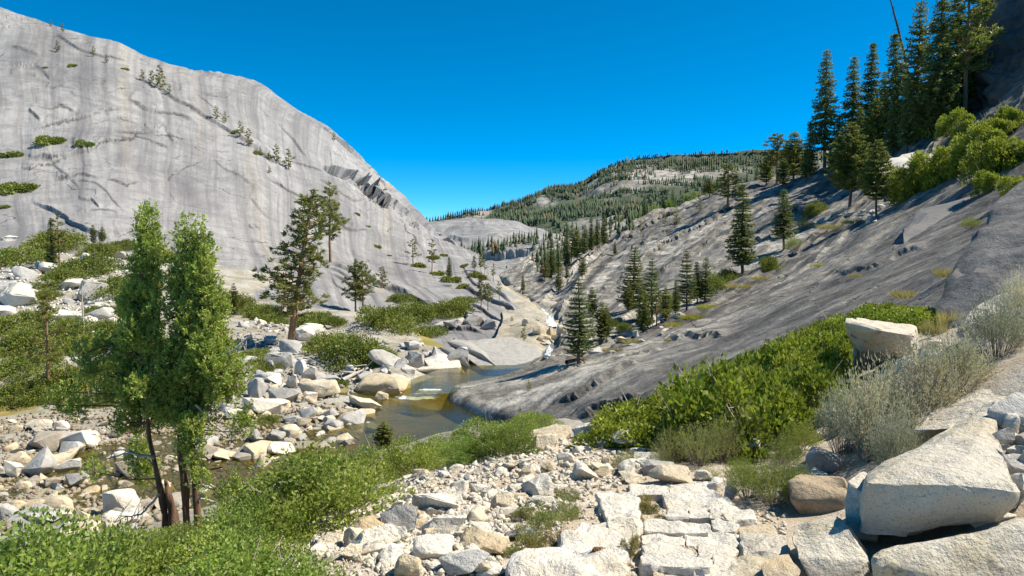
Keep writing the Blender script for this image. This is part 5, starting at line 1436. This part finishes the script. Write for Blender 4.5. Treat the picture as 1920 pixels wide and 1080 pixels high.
scatter_stones([(160,570),(230,560),(235,690),(170,690)], 30, ['bank'], ['pale', 'grey'], 0.7, 2.6, 'talus block', 'talus block', 'talus blocks on the left hillside', 'talus_block', alpha=1.4)
scatter_stones([(690,640),(870,640),(880,690),(720,700)], 36, ['bank', 'dome'], ['grey', 'grey', 'pale'], 0.5, 2.0, 'talus block', 'talus block', 'stones above the upper pool', 'talus_block', alpha=1.4)
scatter_stones([(440,560),(560,595),(640,590),(620,640),(480,620)], 40, ['bank', 'dome'], ['grey', 'pale'], 0.5, 2.2, 'talus block', 'talus block', 'talus blocks by the leaning pine', 'talus_block', alpha=1.4)
scatter_stones([(440,700),(740,690),(720,735),(560,760),(420,790)], 70, ['bank'], ['grey', 'pale', 'tan'], 0.4, 1.6, 'talus block', 'talus block', 'stones on the near bank', 'talus_block', alpha=1.4)
trail_poly = [(560,1050),(600,985),(690,930),(760,890),(860,868),(950,845),(1080,808),(1180,825),(1240,880),(1150,915),(1070,945),(960,985),(930,1080),(720,1080),(640,1040)]
scatter_stones(trail_poly, 280, ['trail'], ['pale', 'pale', 'pale', 'tan'], 0.07, 0.30, 'loose stone', 'loose stone', 'loose stones of the trail bank', 'loose_stone', alpha=1.5, avoid=lambda x, y, h: x > 1045 and y > 925)
scatter_stones([(1440,840),(1560,780),(1700,640),(1780,640),(1700,760),(1600,900),(1480,960)], 40, ['trail'], ['pale', 'grey'], 0.12, 0.45, 'rubble stone', 'rubble', 'rubble beneath the right-hand bushes', 'rubble_stone')
scatter_stones([(1840,780),(1930,750),(1930,960),(1870,960)], 26, ['trail'], ['grey', 'pale'], 0.12, 0.35, 'wedged stone', 'rubble', 'stones at the right edge', 'rubble_stone')
scatter_stones([(1560,400),(1640,395),(1690,355),(1700,370),(1640,420),(1580,430)], 26, ['slope'], ['grey', 'pale'], 0.6, 2.0, 'slope rock', 'rock', 'rocks on the upper slab', 'rock')
scatter_stones([(1100,650),(1180,620),(1280,590),(1300,600),(1200,645),(1110,675)], 22, ['slope'], ['pale', 'tan', 'grey'], 0.5, 1.6, 'slope rock', 'rock', 'rocks on the shelf below the grove', 'rock')

# ---- gravel chips and pebbles too small to tell apart
def chips(name, poly, n, keys, smin, smax, mat, label, jitter=0.9):
    r = np.random.default_rng(77)
    base = []
    for k in range(6):
        bm = bmesh.new()
        for p in rand_block(900 + k, 9, 0.7): bm.verts.new(p)
        bmesh.ops.convex_hull(bm, input=bm.verts)
        l = [v for v in bm.verts if not v.link_faces]
        bmesh.ops.delete(bm, geom=l, context='VERTS')
        bm.verts.index_update()
        base.append((np.array([v.co for v in bm.verts]), np.array([[v.index for v in f.verts] for f in bm.faces if len(f.verts) == 3]))); bm.free()
    parts = []
    for x, y, h in scatter_px(poly, n, keys):
        v, f = base[r.integers(6)]
        s = r.uniform(smin, smax) * r.uniform(.5, 1)
        R = np.array(Euler(r.uniform(-.5, .5, 3) + np.array([0, 0, r.uniform(0, 6)])).to_matrix())
        parts.append(((v * s) @ R.T + np.array(h[0]) - np.array([0, 0, .15 * s]), f))
    v, f = join(parts)
    o = link(name, mesh_np(name, v, f, mat, smooth=False)); tag(o, label, kind='stuff')
scatter_stones([(540,770),(640,775),(700,800),(690,835),(600,860),(540,850)], 60, ['bank'], ['river', 'tan', 'grey', 'river'], 0.4, 1.4, 'cobble', 'cobble', 'loose stones by the green pool', 'river_cobble', alpha=1.5)
chips('gravel', trail_poly, 3600, ['trail'], 0.02, 0.09, M_pale, 'pale broken chips strewn over the trail bank')
chips('gravel', [(480,1100),(560,1040),(720,1020),(900,1060),(960,1100)], 900, ['trail'], 0.01, 0.035, M_pale, 'fine grit on the trail at the lower left')
chips('gravel', [(1040,925),(1150,880),(1250,880),(1420,900),(1490,965),(1420,1100),(1000,1100),(930,1000)], 1800, ['trail'], 0.012, 0.06, M_pale, 'broken chips between the paving stones')
chips('pebbles', river_poly, 5200, ['bank'], 0.12, 0.42, M_pebble, 'small stones and pebbles covering the stream bed')
chips('scree', [(0,430),(90,450),(150,490),(260,480),(260,560),(220,640),(160,660),(60,620),(0,600)], 900, ['bank'], 0.25, 0.8, M_pale, 'small pale scree between the talus blocks')
chips('scree', [(440,600),(575,610),(620,690),(740,700),(700,740),(440,770)], 900, ['bank'], 0.15, 0.5, M_grey, 'small grey scree on the bank above the stream')

# ------------------------------------------------------------------ shrubs and grasses
WILLOW = [shrub_meshes(800 + k, 8200, 34, 0.75, M_willow, 0.046, 0.011, 0.4, stems=50) for k in range(4)]
WILLOW_NEAR = [shrub_meshes(806 + k, 15000, 40, 0.75, M_willow, 0.038, 0.010, 0.4, stems=60) for k in range(2)]
MANZ = [shrub_meshes(820 + k, 6200, 24, 0.70, M_manz, 0.060, 0.020, 0.5) for k in range(4)]
MATS = [shrub_meshes(840 + k, 7500, 40, 0.42, M_mat, 0.052, 0.016, 0.35, stems=20) for k in range(4)]
MATS_FAR = [shrub_meshes(850 + k, 1500, 18, 0.45, M_mat, 0.15, 0.05, 0.3, stems=6) for k in range(3)]
SAGE = [spiky_meshes(860 + k, 520, 0.95) for k in range(3)]
GREYGREEN = [spiky_meshes(870 + k, 320, 1.0, M_weed, 14, 0.05, 0.008, 0.7, 0.5) for k in range(2)]
M_fresh = mat_leaf('fresh_weed_leaf', (0.20, 0.27, 0.045), (0.31, 0.35, 0.08), (0.40, 0.38, 0.14), 0.4, 0.25, 0.5)
M_russet = mat_leaf('russet_weed_leaf', (0.22, 0.20, 0.05), (0.32, 0.25, 0.09), (0.34, 0.17, 0.09), 0.3, 0.2, 0.6)
FRESH = [spiky_meshes(880 + k, 420, 0.95, M_fresh, 18, 0.045, 0.009, 0.75, 0.45) for k in range(2)]
RUSSET = [shrub_meshes(890 + k, 2600, 16, 0.5, M_russet, 0.06, 0.012, 0.6, stems=16) for k in range(2)]
LOWWEED = [shrub_meshes(895 + k, 3000, 18, 0.45, M_weed, 0.06, 0.012, 0.6, stems=16) for k in range(2)]
GRASS = [grass_mesh(900 + k, 600, 1.0, M_dry) for k in range(2)]
GOLD = [grass_mesh(905 + k, 900, 0.8, M_gold) for k in range(2)]
SN = ('foliage', 'stems')

def band(topline, poly, n, protos, name, labels, cat, group, rmin, rmax, hk, keys, mindist=0.6, hmin=0.22, fit=0.9, even=False):
    tx, ty = zip(*topline)
    got = []
    for x, y, h in scatter_px(poly, n * 8, keys):
        loc = h[0]
        R = random.uniform(rmin, rmax)
        if any((loc - g_).length < mindist * (R + r_) for g_, r_ in got): continue
        room = (y - np.interp(x, tx, ty)) * loc.y / F
        H = R * hk * random.uniform(0.85, 1.15)
        if room < hmin: continue
        H = min(H * random.uniform(1.0, 1.3), room * random.uniform(0.8, 1.05)) if even else min(H * random.uniform(0.7, 1.35), room * (random.uniform(0.62, 1.12) if random.random() < 0.8 else random.uniform(1.1, 1.35)) * fit)
        R = min(R, H / hk * 1.5)
        got.append((loc, R))
        plant(name, random.choice(WILLOW_NEAR if (protos is WILLOW and loc.y < 11) else protos), SN, loc - Vector((0, 0, 0.05 * R)), unique_label(labels(x, y, R), x, y), cat, group, (R, R, H / 0.85), (0, 0, random.uniform(0, 6.28)))
        if len(got) >= n: break
    return got
def lab_willow(x, y, R): return ('low' if R < 0.6 else ('rounded' if R < 0.9 else 'broad')) + ' willow bush'
band([(-100,1045),(0,1035),(120,1015),(240,1000),(330,985),(420,960),(500,905),(560,885),(620,845),(700,835),(760,815),(830,800),(900,788),(1000,770),(1070,772)],
     [(-40,1300),(-40,1090),(200,1050),(330,1015),(480,985),(600,925),(700,890),(800,865),(900,838),(980,812),(1040,800),(1000,832),(950,850),(880,868),(800,880),(720,905),(640,945),(600,985),(540,1030),(500,1060),(470,1200)],
     150, WILLOW, 'willow_shrub', lab_willow, 'shrub', 'willows below the trail', 0.5, 1.15, 1.05, ['trail', 'bank'], 0.36, fit=1.05)
def lab_manz(x, y, R): return ('low' if R < 0.6 else 'full') + ' glossy green bush'
band([(1080,795),(1120,775),(1200,738),(1300,692),(1400,640),(1480,606),(1560,578),(1650,556),(1760,572)],
     [(1110,822),(1150,815),(1250,780),(1350,740),(1450,700),(1560,640),(1640,600),(1740,600),(1720,625),(1600,650),(1585,700),(1560,745),(1500,790),(1450,835),(1380,845),(1290,850),(1230,845),(1180,838)],
     120, MANZ, 'manzanita_shrub', lab_manz, 'shrub', 'green thicket right of the trail', 0.5, 1.0, 1.0, ['trail', 'bank', 'slope'], 0.30, even=True)

def mat_at(cx, cy, w, h, protos, label, name='mat_shrub', cat='shrub', group=None, keys=None, zk=0.45):
    q = hit(cx, cy, keys)
    if not q: return
    loc, nor, dist, key = q
    d = loc.y
    rx = w / 2 * d / F
    ray = loc.normalized()
    s = max(0.2, abs(ray.dot(nor)))
    ry = min(1.5 * rx, (h / 2 * d / F) / s)
    z = Vector(nor).lerp(Vector((0, 0, 1)), 0.25).normalized()
    x = Vector((1, 0, 0)); x = (x - z * x.dot(z)).normalized()
    y = z.cross(x)
    rot = Matrix((x, y, z)).transposed().to_euler()
    zz = zk * min(rx, ry) / 0.55
    plant(name, random.choice(protos), SN, loc - z * 0.08 * zz, label, cat, group, (rx * 1.05, ry * 1.05, zz), rot)
G = 'green mat shrubs on the left bank'
for (cx, cy, w, h, lab) in [
 (40,492,110,60,'green mat shrub on the upper left hillside'),(110,463,110,34,'flat green mat under the dark ragged conifer top'),(165,512,120,50,'yellow-green mat in the middle of the left hillside'),(212,548,100,60,'yellow-green mat behind the left juniper'),
 (190,590,70,60,'green mat left of the left juniper crown'),(118,530,90,40,'small green mat among pale talus'),(232,466,60,20,'thin green strip at the foot of the dome'),(190,478,80,24,'thin green strip left of the dome foot'),(35,625,150,70,'broad green mat at the left edge'),
 (125,650,150,80,'broad green mat around the thin young conifer'),(30,700,110,60,'green mat under the broad one at the left edge'),(45,745,110,70,'dark green bush above the big smooth tan boulder'),(130,725,140,70,'dark green bush right of the big smooth boulder'),(205,705,110,80,'dark green bush behind the left juniper'),
 (225,650,70,50,'green mat hidden behind the juniper crown'),(170,765,100,40,'bright low bush at the stream side'),(440,575,90,40,'green mat right of the juniper crown'),(490,590,80,34,'green mat left of the leaning pine'),(590,607,80,46,'small green mat right of the leaning pine trunk'),
 (615,655,110,60,'green mat below the leaning pine, upper one'),(655,675,150,70,'largest green mat beside the stream bank'),(705,680,90,50,'right end of the stream bank mats'),(500,690,90,44,'low bright green shrub on the stream bank'),(475,672,70,30,'low green shrub left of the bright one'),
 (725,610,130,80,'left half of the big green mat on the slab'),(775,600,120,60,'middle of the big green mat on the slab'),(805,630,80,40,'lower lobe of the big green mat on the slab'),(845,590,100,46,'right lobe of the big green mat on the slab'),(870,570,60,24,'upper tip of the big green mat on the slab'),(755,565,60,20,'dark small mat above the big one'),
 (505,792,50,36,'small round bush among the stream stones'),(430,740,40,24,'small bush right of the junipers'),(80,560,60,30,'small green tuft on the pale talus'),(300,490,80,24,'green strip behind the junipers at the dome foot'),(640,722,34,20,'small green tuft beside the stream slab'),(180,860,44,24,'small green bush on the stony bar'),(570,868,50,34,'pale green bush at the edge of the willows')]:
    mat_at(cx, cy, w * 1.1, h * 1.15, MATS, lab, group=G, keys=['bank', 'dome'], zk=0.6)
for x, y, h in scatter_px([(430,555),(560,590),(640,590),(620,625),(520,620)], 8, ['bank', 'dome']):
    mat_at(x, y, random.uniform(40, 80), random.uniform(20, 34), MATS, unique_label('spreading green mat', x, y), group='brush on the left bank', keys=['bank', 'dome'], zk=0.6)
for x, y, h in scatter_px([(0,600),(60,590),(150,620),(240,600),(240,745),(0,765)], 16, ['bank']):
    mat_at(x, y, random.uniform(60, 110), random.uniform(40, 60), MATS, unique_label('spreading green mat', x, y), group='brush on the left bank', keys=['bank'], zk=0.7)
G = 'shrub patches on the dome and slabs'
for (cx, cy, w, h, lab) in [
 (92,268,62,16,'bright green patch on the left ledge of the dome'),(157,272,40,9,'thin green patch right of the bright one on the dome'),(20,293,42,14,'green patch at the left edge of the dome'),(30,358,74,22,'long green patch low on the left of the dome'),(5,390,24,34,'green patch at the left edge under the long one'),
 (235,130,14,9,'tiny green tuft on the upper dome'),(135,124,18,8,'tiny green tuft on the upper left dome'),(84,127,10,7,'tiny dark tuft on the upper left dome'),(483,288,22,10,'green tuft on the slanting dome ledge'),(440,248,16,8,'green tuft under the dark ledge pine'),
 (558,380,16,8,'green tuft beside the slim sparse pine'),(690,425,12,6,'green tuft on the bare mid dome'),(708,463,18,8,'thin green tuft below the bare mid dome'),(730,480,12,5,'thin green tuft on the slab below'),(670,402,14,6,'faint green tuft on the mid dome'),
 (785,500,34,12,'green strip by the flat-tiered pine'),(820,515,34,10,'green strip by the pale thin pine'),(845,528,50,14,'longer green strip on the mid slab'),(868,540,34,10,'end of the green strip on the mid slab'),(895,520,44,14,'yellow-green patch under the far pine row'),(812,485,30,10,'dark green patch behind the pale thin pine'),(870,500,22,8,'small green patch near the slab edge'),(832,480,20,6,'olive patch on the upper slab')]:
    mat_at(cx, cy, w, h, MATS_FAR, lab, group=G, keys=['dome'])
G = 'bushes on the right slabs'
for (cx, cy, w, h, pr, lab) in [
 (1757,250,90,46,MANZ,'yellow-green bush below the dense firs'),(1795,250,50,30,MANZ,'dark bush right of the yellow-green one'),(1880,262,60,60,MANZ,'bright bush high at the right edge'),(1900,235,50,50,MANZ,'bright bush at the right edge, topmost'),
 (1840,295,70,44,MANZ,'bush in the upper part of the slanting thicket'),(1805,315,70,44,MANZ,'bush in the middle of the slanting thicket'),(1765,335,80,44,MANZ,'bush in the lower middle of the slanting thicket'),(1722,358,70,40,MANZ,'bush at the lower end of the slanting thicket'),(1700,372,40,24,MANZ,'last low bush of the slanting thicket'),
 (1870,320,80,70,MANZ,'large bright bush over the dark steep slab'),(1905,300,70,80,MANZ,'large bright bush at the right edge'),(1915,360,50,50,MANZ,'shaded bush hanging over the dark steep slab'),(1860,355,50,40,MANZ,'lower bright bush at the end of the overhanging slab'),
 (1171,622,40,22,MATS,'round dark bush on the shelf below the grove'),(1507,430,30,30,FRESH,'yellow shrub right of the shaded conifer'),(1490,468,34,28,FRESH,'yellow shrub lower right of the shaded conifer'),(1340,540,60,30,MATS,'dark bush at the right of the slab grove'),(1365,525,50,30,MATS,'dark bush under the large lone fir'),(1690,240,40,24,MATS,'dark brush under the firs'),
 (1260,575,40,24,FRESH,'light green brush in the slab grove'),(1150,612,30,18,MATS,'small dark bush by the thin conifers'),(1210,605,40,24,MATS,'grey-green brush in the slab grove'),(1440,505,60,24,MATS,'dark brush right of the large lone fir'),(1530,400,50,30,MATS,'dark brush in the shaded hollow of the slab')]:
    k_ = 1.35 if cx > 1680 else 1.0
    mat_at(cx, cy, w * k_, h * k_, pr, lab, group=G, keys=['slope', 'cliff'], zk=1.0)
def tuft(px, py, hpx, wpx, protos, label, name, cat, group=None, keys=('trail', 'bank', 'slope'), names=SN):
    q = hit(px, py, list(keys))
    if not q: return
    d = q[0].y
    H, R = hpx * d / F, wpx / 2 * d / F
    if protos is LOWWEED or protos is RUSSET: H, R = H * 2.0, R * 1.35
    pr = random.choice(protos)
    pr = pr if isinstance(pr, tuple) else (pr,)
    plant(name, pr, names, q[0] - Vector((0, 0, 0.02)), label, cat, group, (R, R, H), (0, 0, random.uniform(0, 6.28)))
G = 'grey sagebrush beside the trail'
for (x, y, h, w, lab) in [(1640,860,200,190,'large silvery sagebrush in front of the perched block'),(1720,800,180,170,'silvery sagebrush right of the large one'),(1580,850,150,110,'sagebrush at the left end of the silvery row'),(1790,735,130,150,'sagebrush between the slab and the steep grey block'),
 (1870,670,130,150,'pale sagebrush at the right edge above the slab'),(1920,610,120,110,'pale dry sagebrush at the right edge'),(1178,830,66,84,'small pale sagebrush beside the white trail slab'),(1680,900,150,120,'lower front part of the silvery sagebrush row'),(1800,700,70,80,'low sagebrush over the long slanting slab')]:
    tuft(x, y, h, w, SAGE, lab, 'sagebrush', 'shrub', G)
G = 'tall weeds along the right of the trail'
for (x, y, h, w, pr, lab) in [(1260,868,74,90,GREYGREEN,'grey-green weeds at the left of the trail-side clump'),(1310,872,90,100,GREYGREEN,'tall grey-green weeds below the thicket'),(1355,868,100,90,GREYGREEN,'tallest flowering weeds below the thicket'),(1400,850,110,60,GREYGREEN,'thin flower spikes below the thicket'),(1240,880,50,60,GREYGREEN,'low grey weeds by the white slab'),
 (1405,935,90,90,FRESH,'bright green weeds left of the rusty block'),(1450,945,100,110,FRESH,'largest bright green weed clump by the steps'),(1490,930,80,80,FRESH,'bright green weeds touching the rusty block'),(1385,905,60,70,FRESH,'low bright weeds behind the clump'),(1470,870,60,80,FRESH,'fresh weeds below the upright grey stones'),(1500,845,70,80,FRESH,'fresh weeds beside the grey shaded rock'),(1550,800,60,60,FRESH,'small fresh weeds under the thicket'),
 (1180,868,30,60,GREYGREEN,'low weeds on the stones of the path'),(1160,880,34,40,GREYGREEN,'small weeds in the path rubble'),(1330,900,30,60,GREYGREEN,'sparse weeds by the white cube-like stone')]:
    tuft(x, y, h, w, pr, lab, 'weed_clump', 'weed', G)
G = 'low weeds between the trail stones'
for (x, y, h, w, pr, lab) in [(985,1010,36,70,LOWWEED,'green weeds left in the weedy patch'),(1030,990,40,80,LOWWEED,'green weeds in the middle of the weedy patch'),(1060,970,40,60,LOWWEED,'green weeds at the right of the weedy patch'),(1000,1040,36,70,RUSSET,'russet weeds at the front of the weedy patch'),(960,1045,30,50,LOWWEED,'weeds at the lower left of the weedy patch'),(1050,1020,30,70,RUSSET,'russet weeds beside the broad white slab'),
 (1215,970,30,56,RUSSET,'russet plant at the top left of the steps'),(1245,985,24,56,RUSSET,'low russet plant on the top step'),(1185,1045,44,50,RUSSET,'yellowish plant between the broad slab and the steps'),(1210,950,24,40,RUSSET,'small russet plant behind the top step'),(1390,978,16,50,LOWWEED,'low green weeds at the right of the top step'),(1060,935,24,60,LOWWEED,'sparse weeds behind the weedy patch'),(1020,945,20,60,LOWWEED,'thin weeds on the rubble above the weedy patch'),(755,1018,18,24,LOWWEED,'tiny green weed under the grey block'),(1280,1065,20,40,RUSSET,'dry weed in a crack of the steps'),(990,975,30,60,LOWWEED,'weeds at the upper left of the weedy patch')]:
    tuft(x, y, h, w, pr, lab, 'weed_patch', 'weed', G)
G = 'dry grass on the slabs'
for (x, y, h, w, pr, lab) in [(1750,630,44,50,GRASS,'dry straw grass behind the perched block'),(1780,610,40,50,GRASS,'dry straw grass below the steep dark slab'),(1300,598,14,60,GOLD,'golden grass strip right of the slab grove'),(1330,578,12,50,GOLD,'upper golden grass strip right of the slab grove'),(1270,612,12,50,GOLD,'lower golden grass strip below the slab grove'),(1190,645,12,50,GRASS,'dry grass on the shelf below the grove'),(1150,660,10,50,GRASS,'dry grass on the lower shelf'),(1390,540,12,60,GRASS,'tawny grass below the large lone fir'),(1430,525,10,50,GRASS,'tawny grass right of the large lone fir'),(1560,430,14,60,GRASS,'tawny grass on the upper slab'),(1600,420,12,50,GRASS,'tawny grass by the bare-trunked conifers'),(1540,500,10,40,GRASS,'orange grass tuft on the dark slab'),(1255,640,8,24,GRASS,'small tuft on the dark near slab'),(1610,520,10,40,GRASS,'dry tuft under the overhanging slab'),(1820,430,26,40,FRESH,'yellow-green tuft at the end of the overhanging slab'),(1780,520,26,60,GRASS,'dry tuft beside the steep dark slab'),(1700,560,24,60,GRASS,'dry tuft above the green thicket')]:
    tuft(x, y, h, w, pr, lab, 'grass_tuft', 'grass', G, names=SN if pr is FRESH else ('blades',))
# a young fir at the edge of the green pool, a sapling on the smooth slab
q = hit(722, 835, ['bank'])
tree('young_fir', 722, 840, 786, FIRS_LIT, 'young bushy fir at the edge of the green pool', wf=2.2, keys=['bank', 'trail'], k=2)
tree('sapling', 992, 735, 712, SMALLP, 'tiny sapling on the smooth pale slab above the pool', wf=1.0, keys=['slope'])
tree('sapling', 975, 800, 765, SMALLP, 'small dark sapling at the foot of the smooth slab', wf=1.0, keys=['slope', 'bank'])

# ------------------------------------------------------------------ driftwood and the pine cone
def log(px_line, r0, r1, label, keys=('bank',), mat=M_dead, name='driftwood_log'):
    c = []
    for i, (x, y) in enumerate(px_line):
        h = hit(x, y, list(keys)); c.append(np.array(h[0]) + [0, 0, r0 * 1.6])
    c = cr(np.array(c), 14)
    segs = [(c, np.linspace(r0, r1, 14))]
    r = np.random.default_rng(len(label))
    for k in range(4):
        i = r.integers(3, 12); segs.append((np.stack((c[i], c[i] + r.normal(0, 2.5 * r0, 3) + [0, 0, 2 * r0], c[i] + r.normal(0, 4 * r0, 3) + [0, 0, 4 * r0])), np.array([r0 * .4, r0 * .3, r0 * .1])))
    v, f = tubes(segs, 8)
    tag(link(name, mesh_np(name, v - c[0], f, mat), None, Vector(c[0])), label, 'log')
log([(642,720),(665,708),(690,697)], .16, .07, 'bleached driftwood log beside the stream bank mats')
log([(62,812),(95,810),(130,812)], .10, .07, 'grey log lying behind the wide flat boulder')
log([(25,862),(60,850),(100,845)], .07, .03, 'tangle of bleached branches on the stony bar')
log([(1062,686),(1085,680),(1105,672)], .14, .06, 'dark log at the foot of the fir by the pool', ('slope',), M_bark_d)
log([(1215,618),(1240,605),(1258,590)], .12, .06, 'fallen grey trunk in the slab grove', ('slope',))

def pine_cone(px, py, L):
    q = hit(px, py, ['trail'])
    e = empty('pine_cone', q[0] + Vector((0, 0, .09)), (0, math.radians(78), math.radians(170)))
    tag(e, 'brown open pine cone lying at the bottom edge of the trail', 'pine cone')
    r = np.random.default_rng(3)
    v, f = tubes([(np.stack(([0, 0, -L / 2], [0, 0, 0], [0, 0, L / 2])), np.array([.012, .014, .004]))], 6)
    link('core', mesh_np('cone_core', v, f, M_cone), e)
    bm = bmesh.new()
    vs_ = [bm.verts.new(p) for p in [(0, -.004, 0), (.014, -.009, .004), (.026, -.008, .010), (.031, 0, .015), (.026, .008, .010), (.014, .009, .004), (0, .004, 0)]]
    fc = bm.faces.new(vs_)
    bmesh.ops.solidify(bm, geom=[fc], thickness=.003)
    me = bpy.data.meshes.new('cone_scale'); bm.to_mesh(me); bm.free(); me.materials.append(M_cone)
    n = 70
    for k in range(n):
        t_ = (k + .5) / n
        a = k * 2.39996
        s = (math.sin(math.pi * (0.12 + 0.8 * t_)) ** .7) * (L / .13)
        link('scale', me, e, (0.008 * math.cos(a), 0.008 * math.sin(a), (t_ - .5) * L * .92), (0, -0.35 - .5 * t_, a), (s * 1.25,) * 3)
pine_cone(1136, 1072, .13)
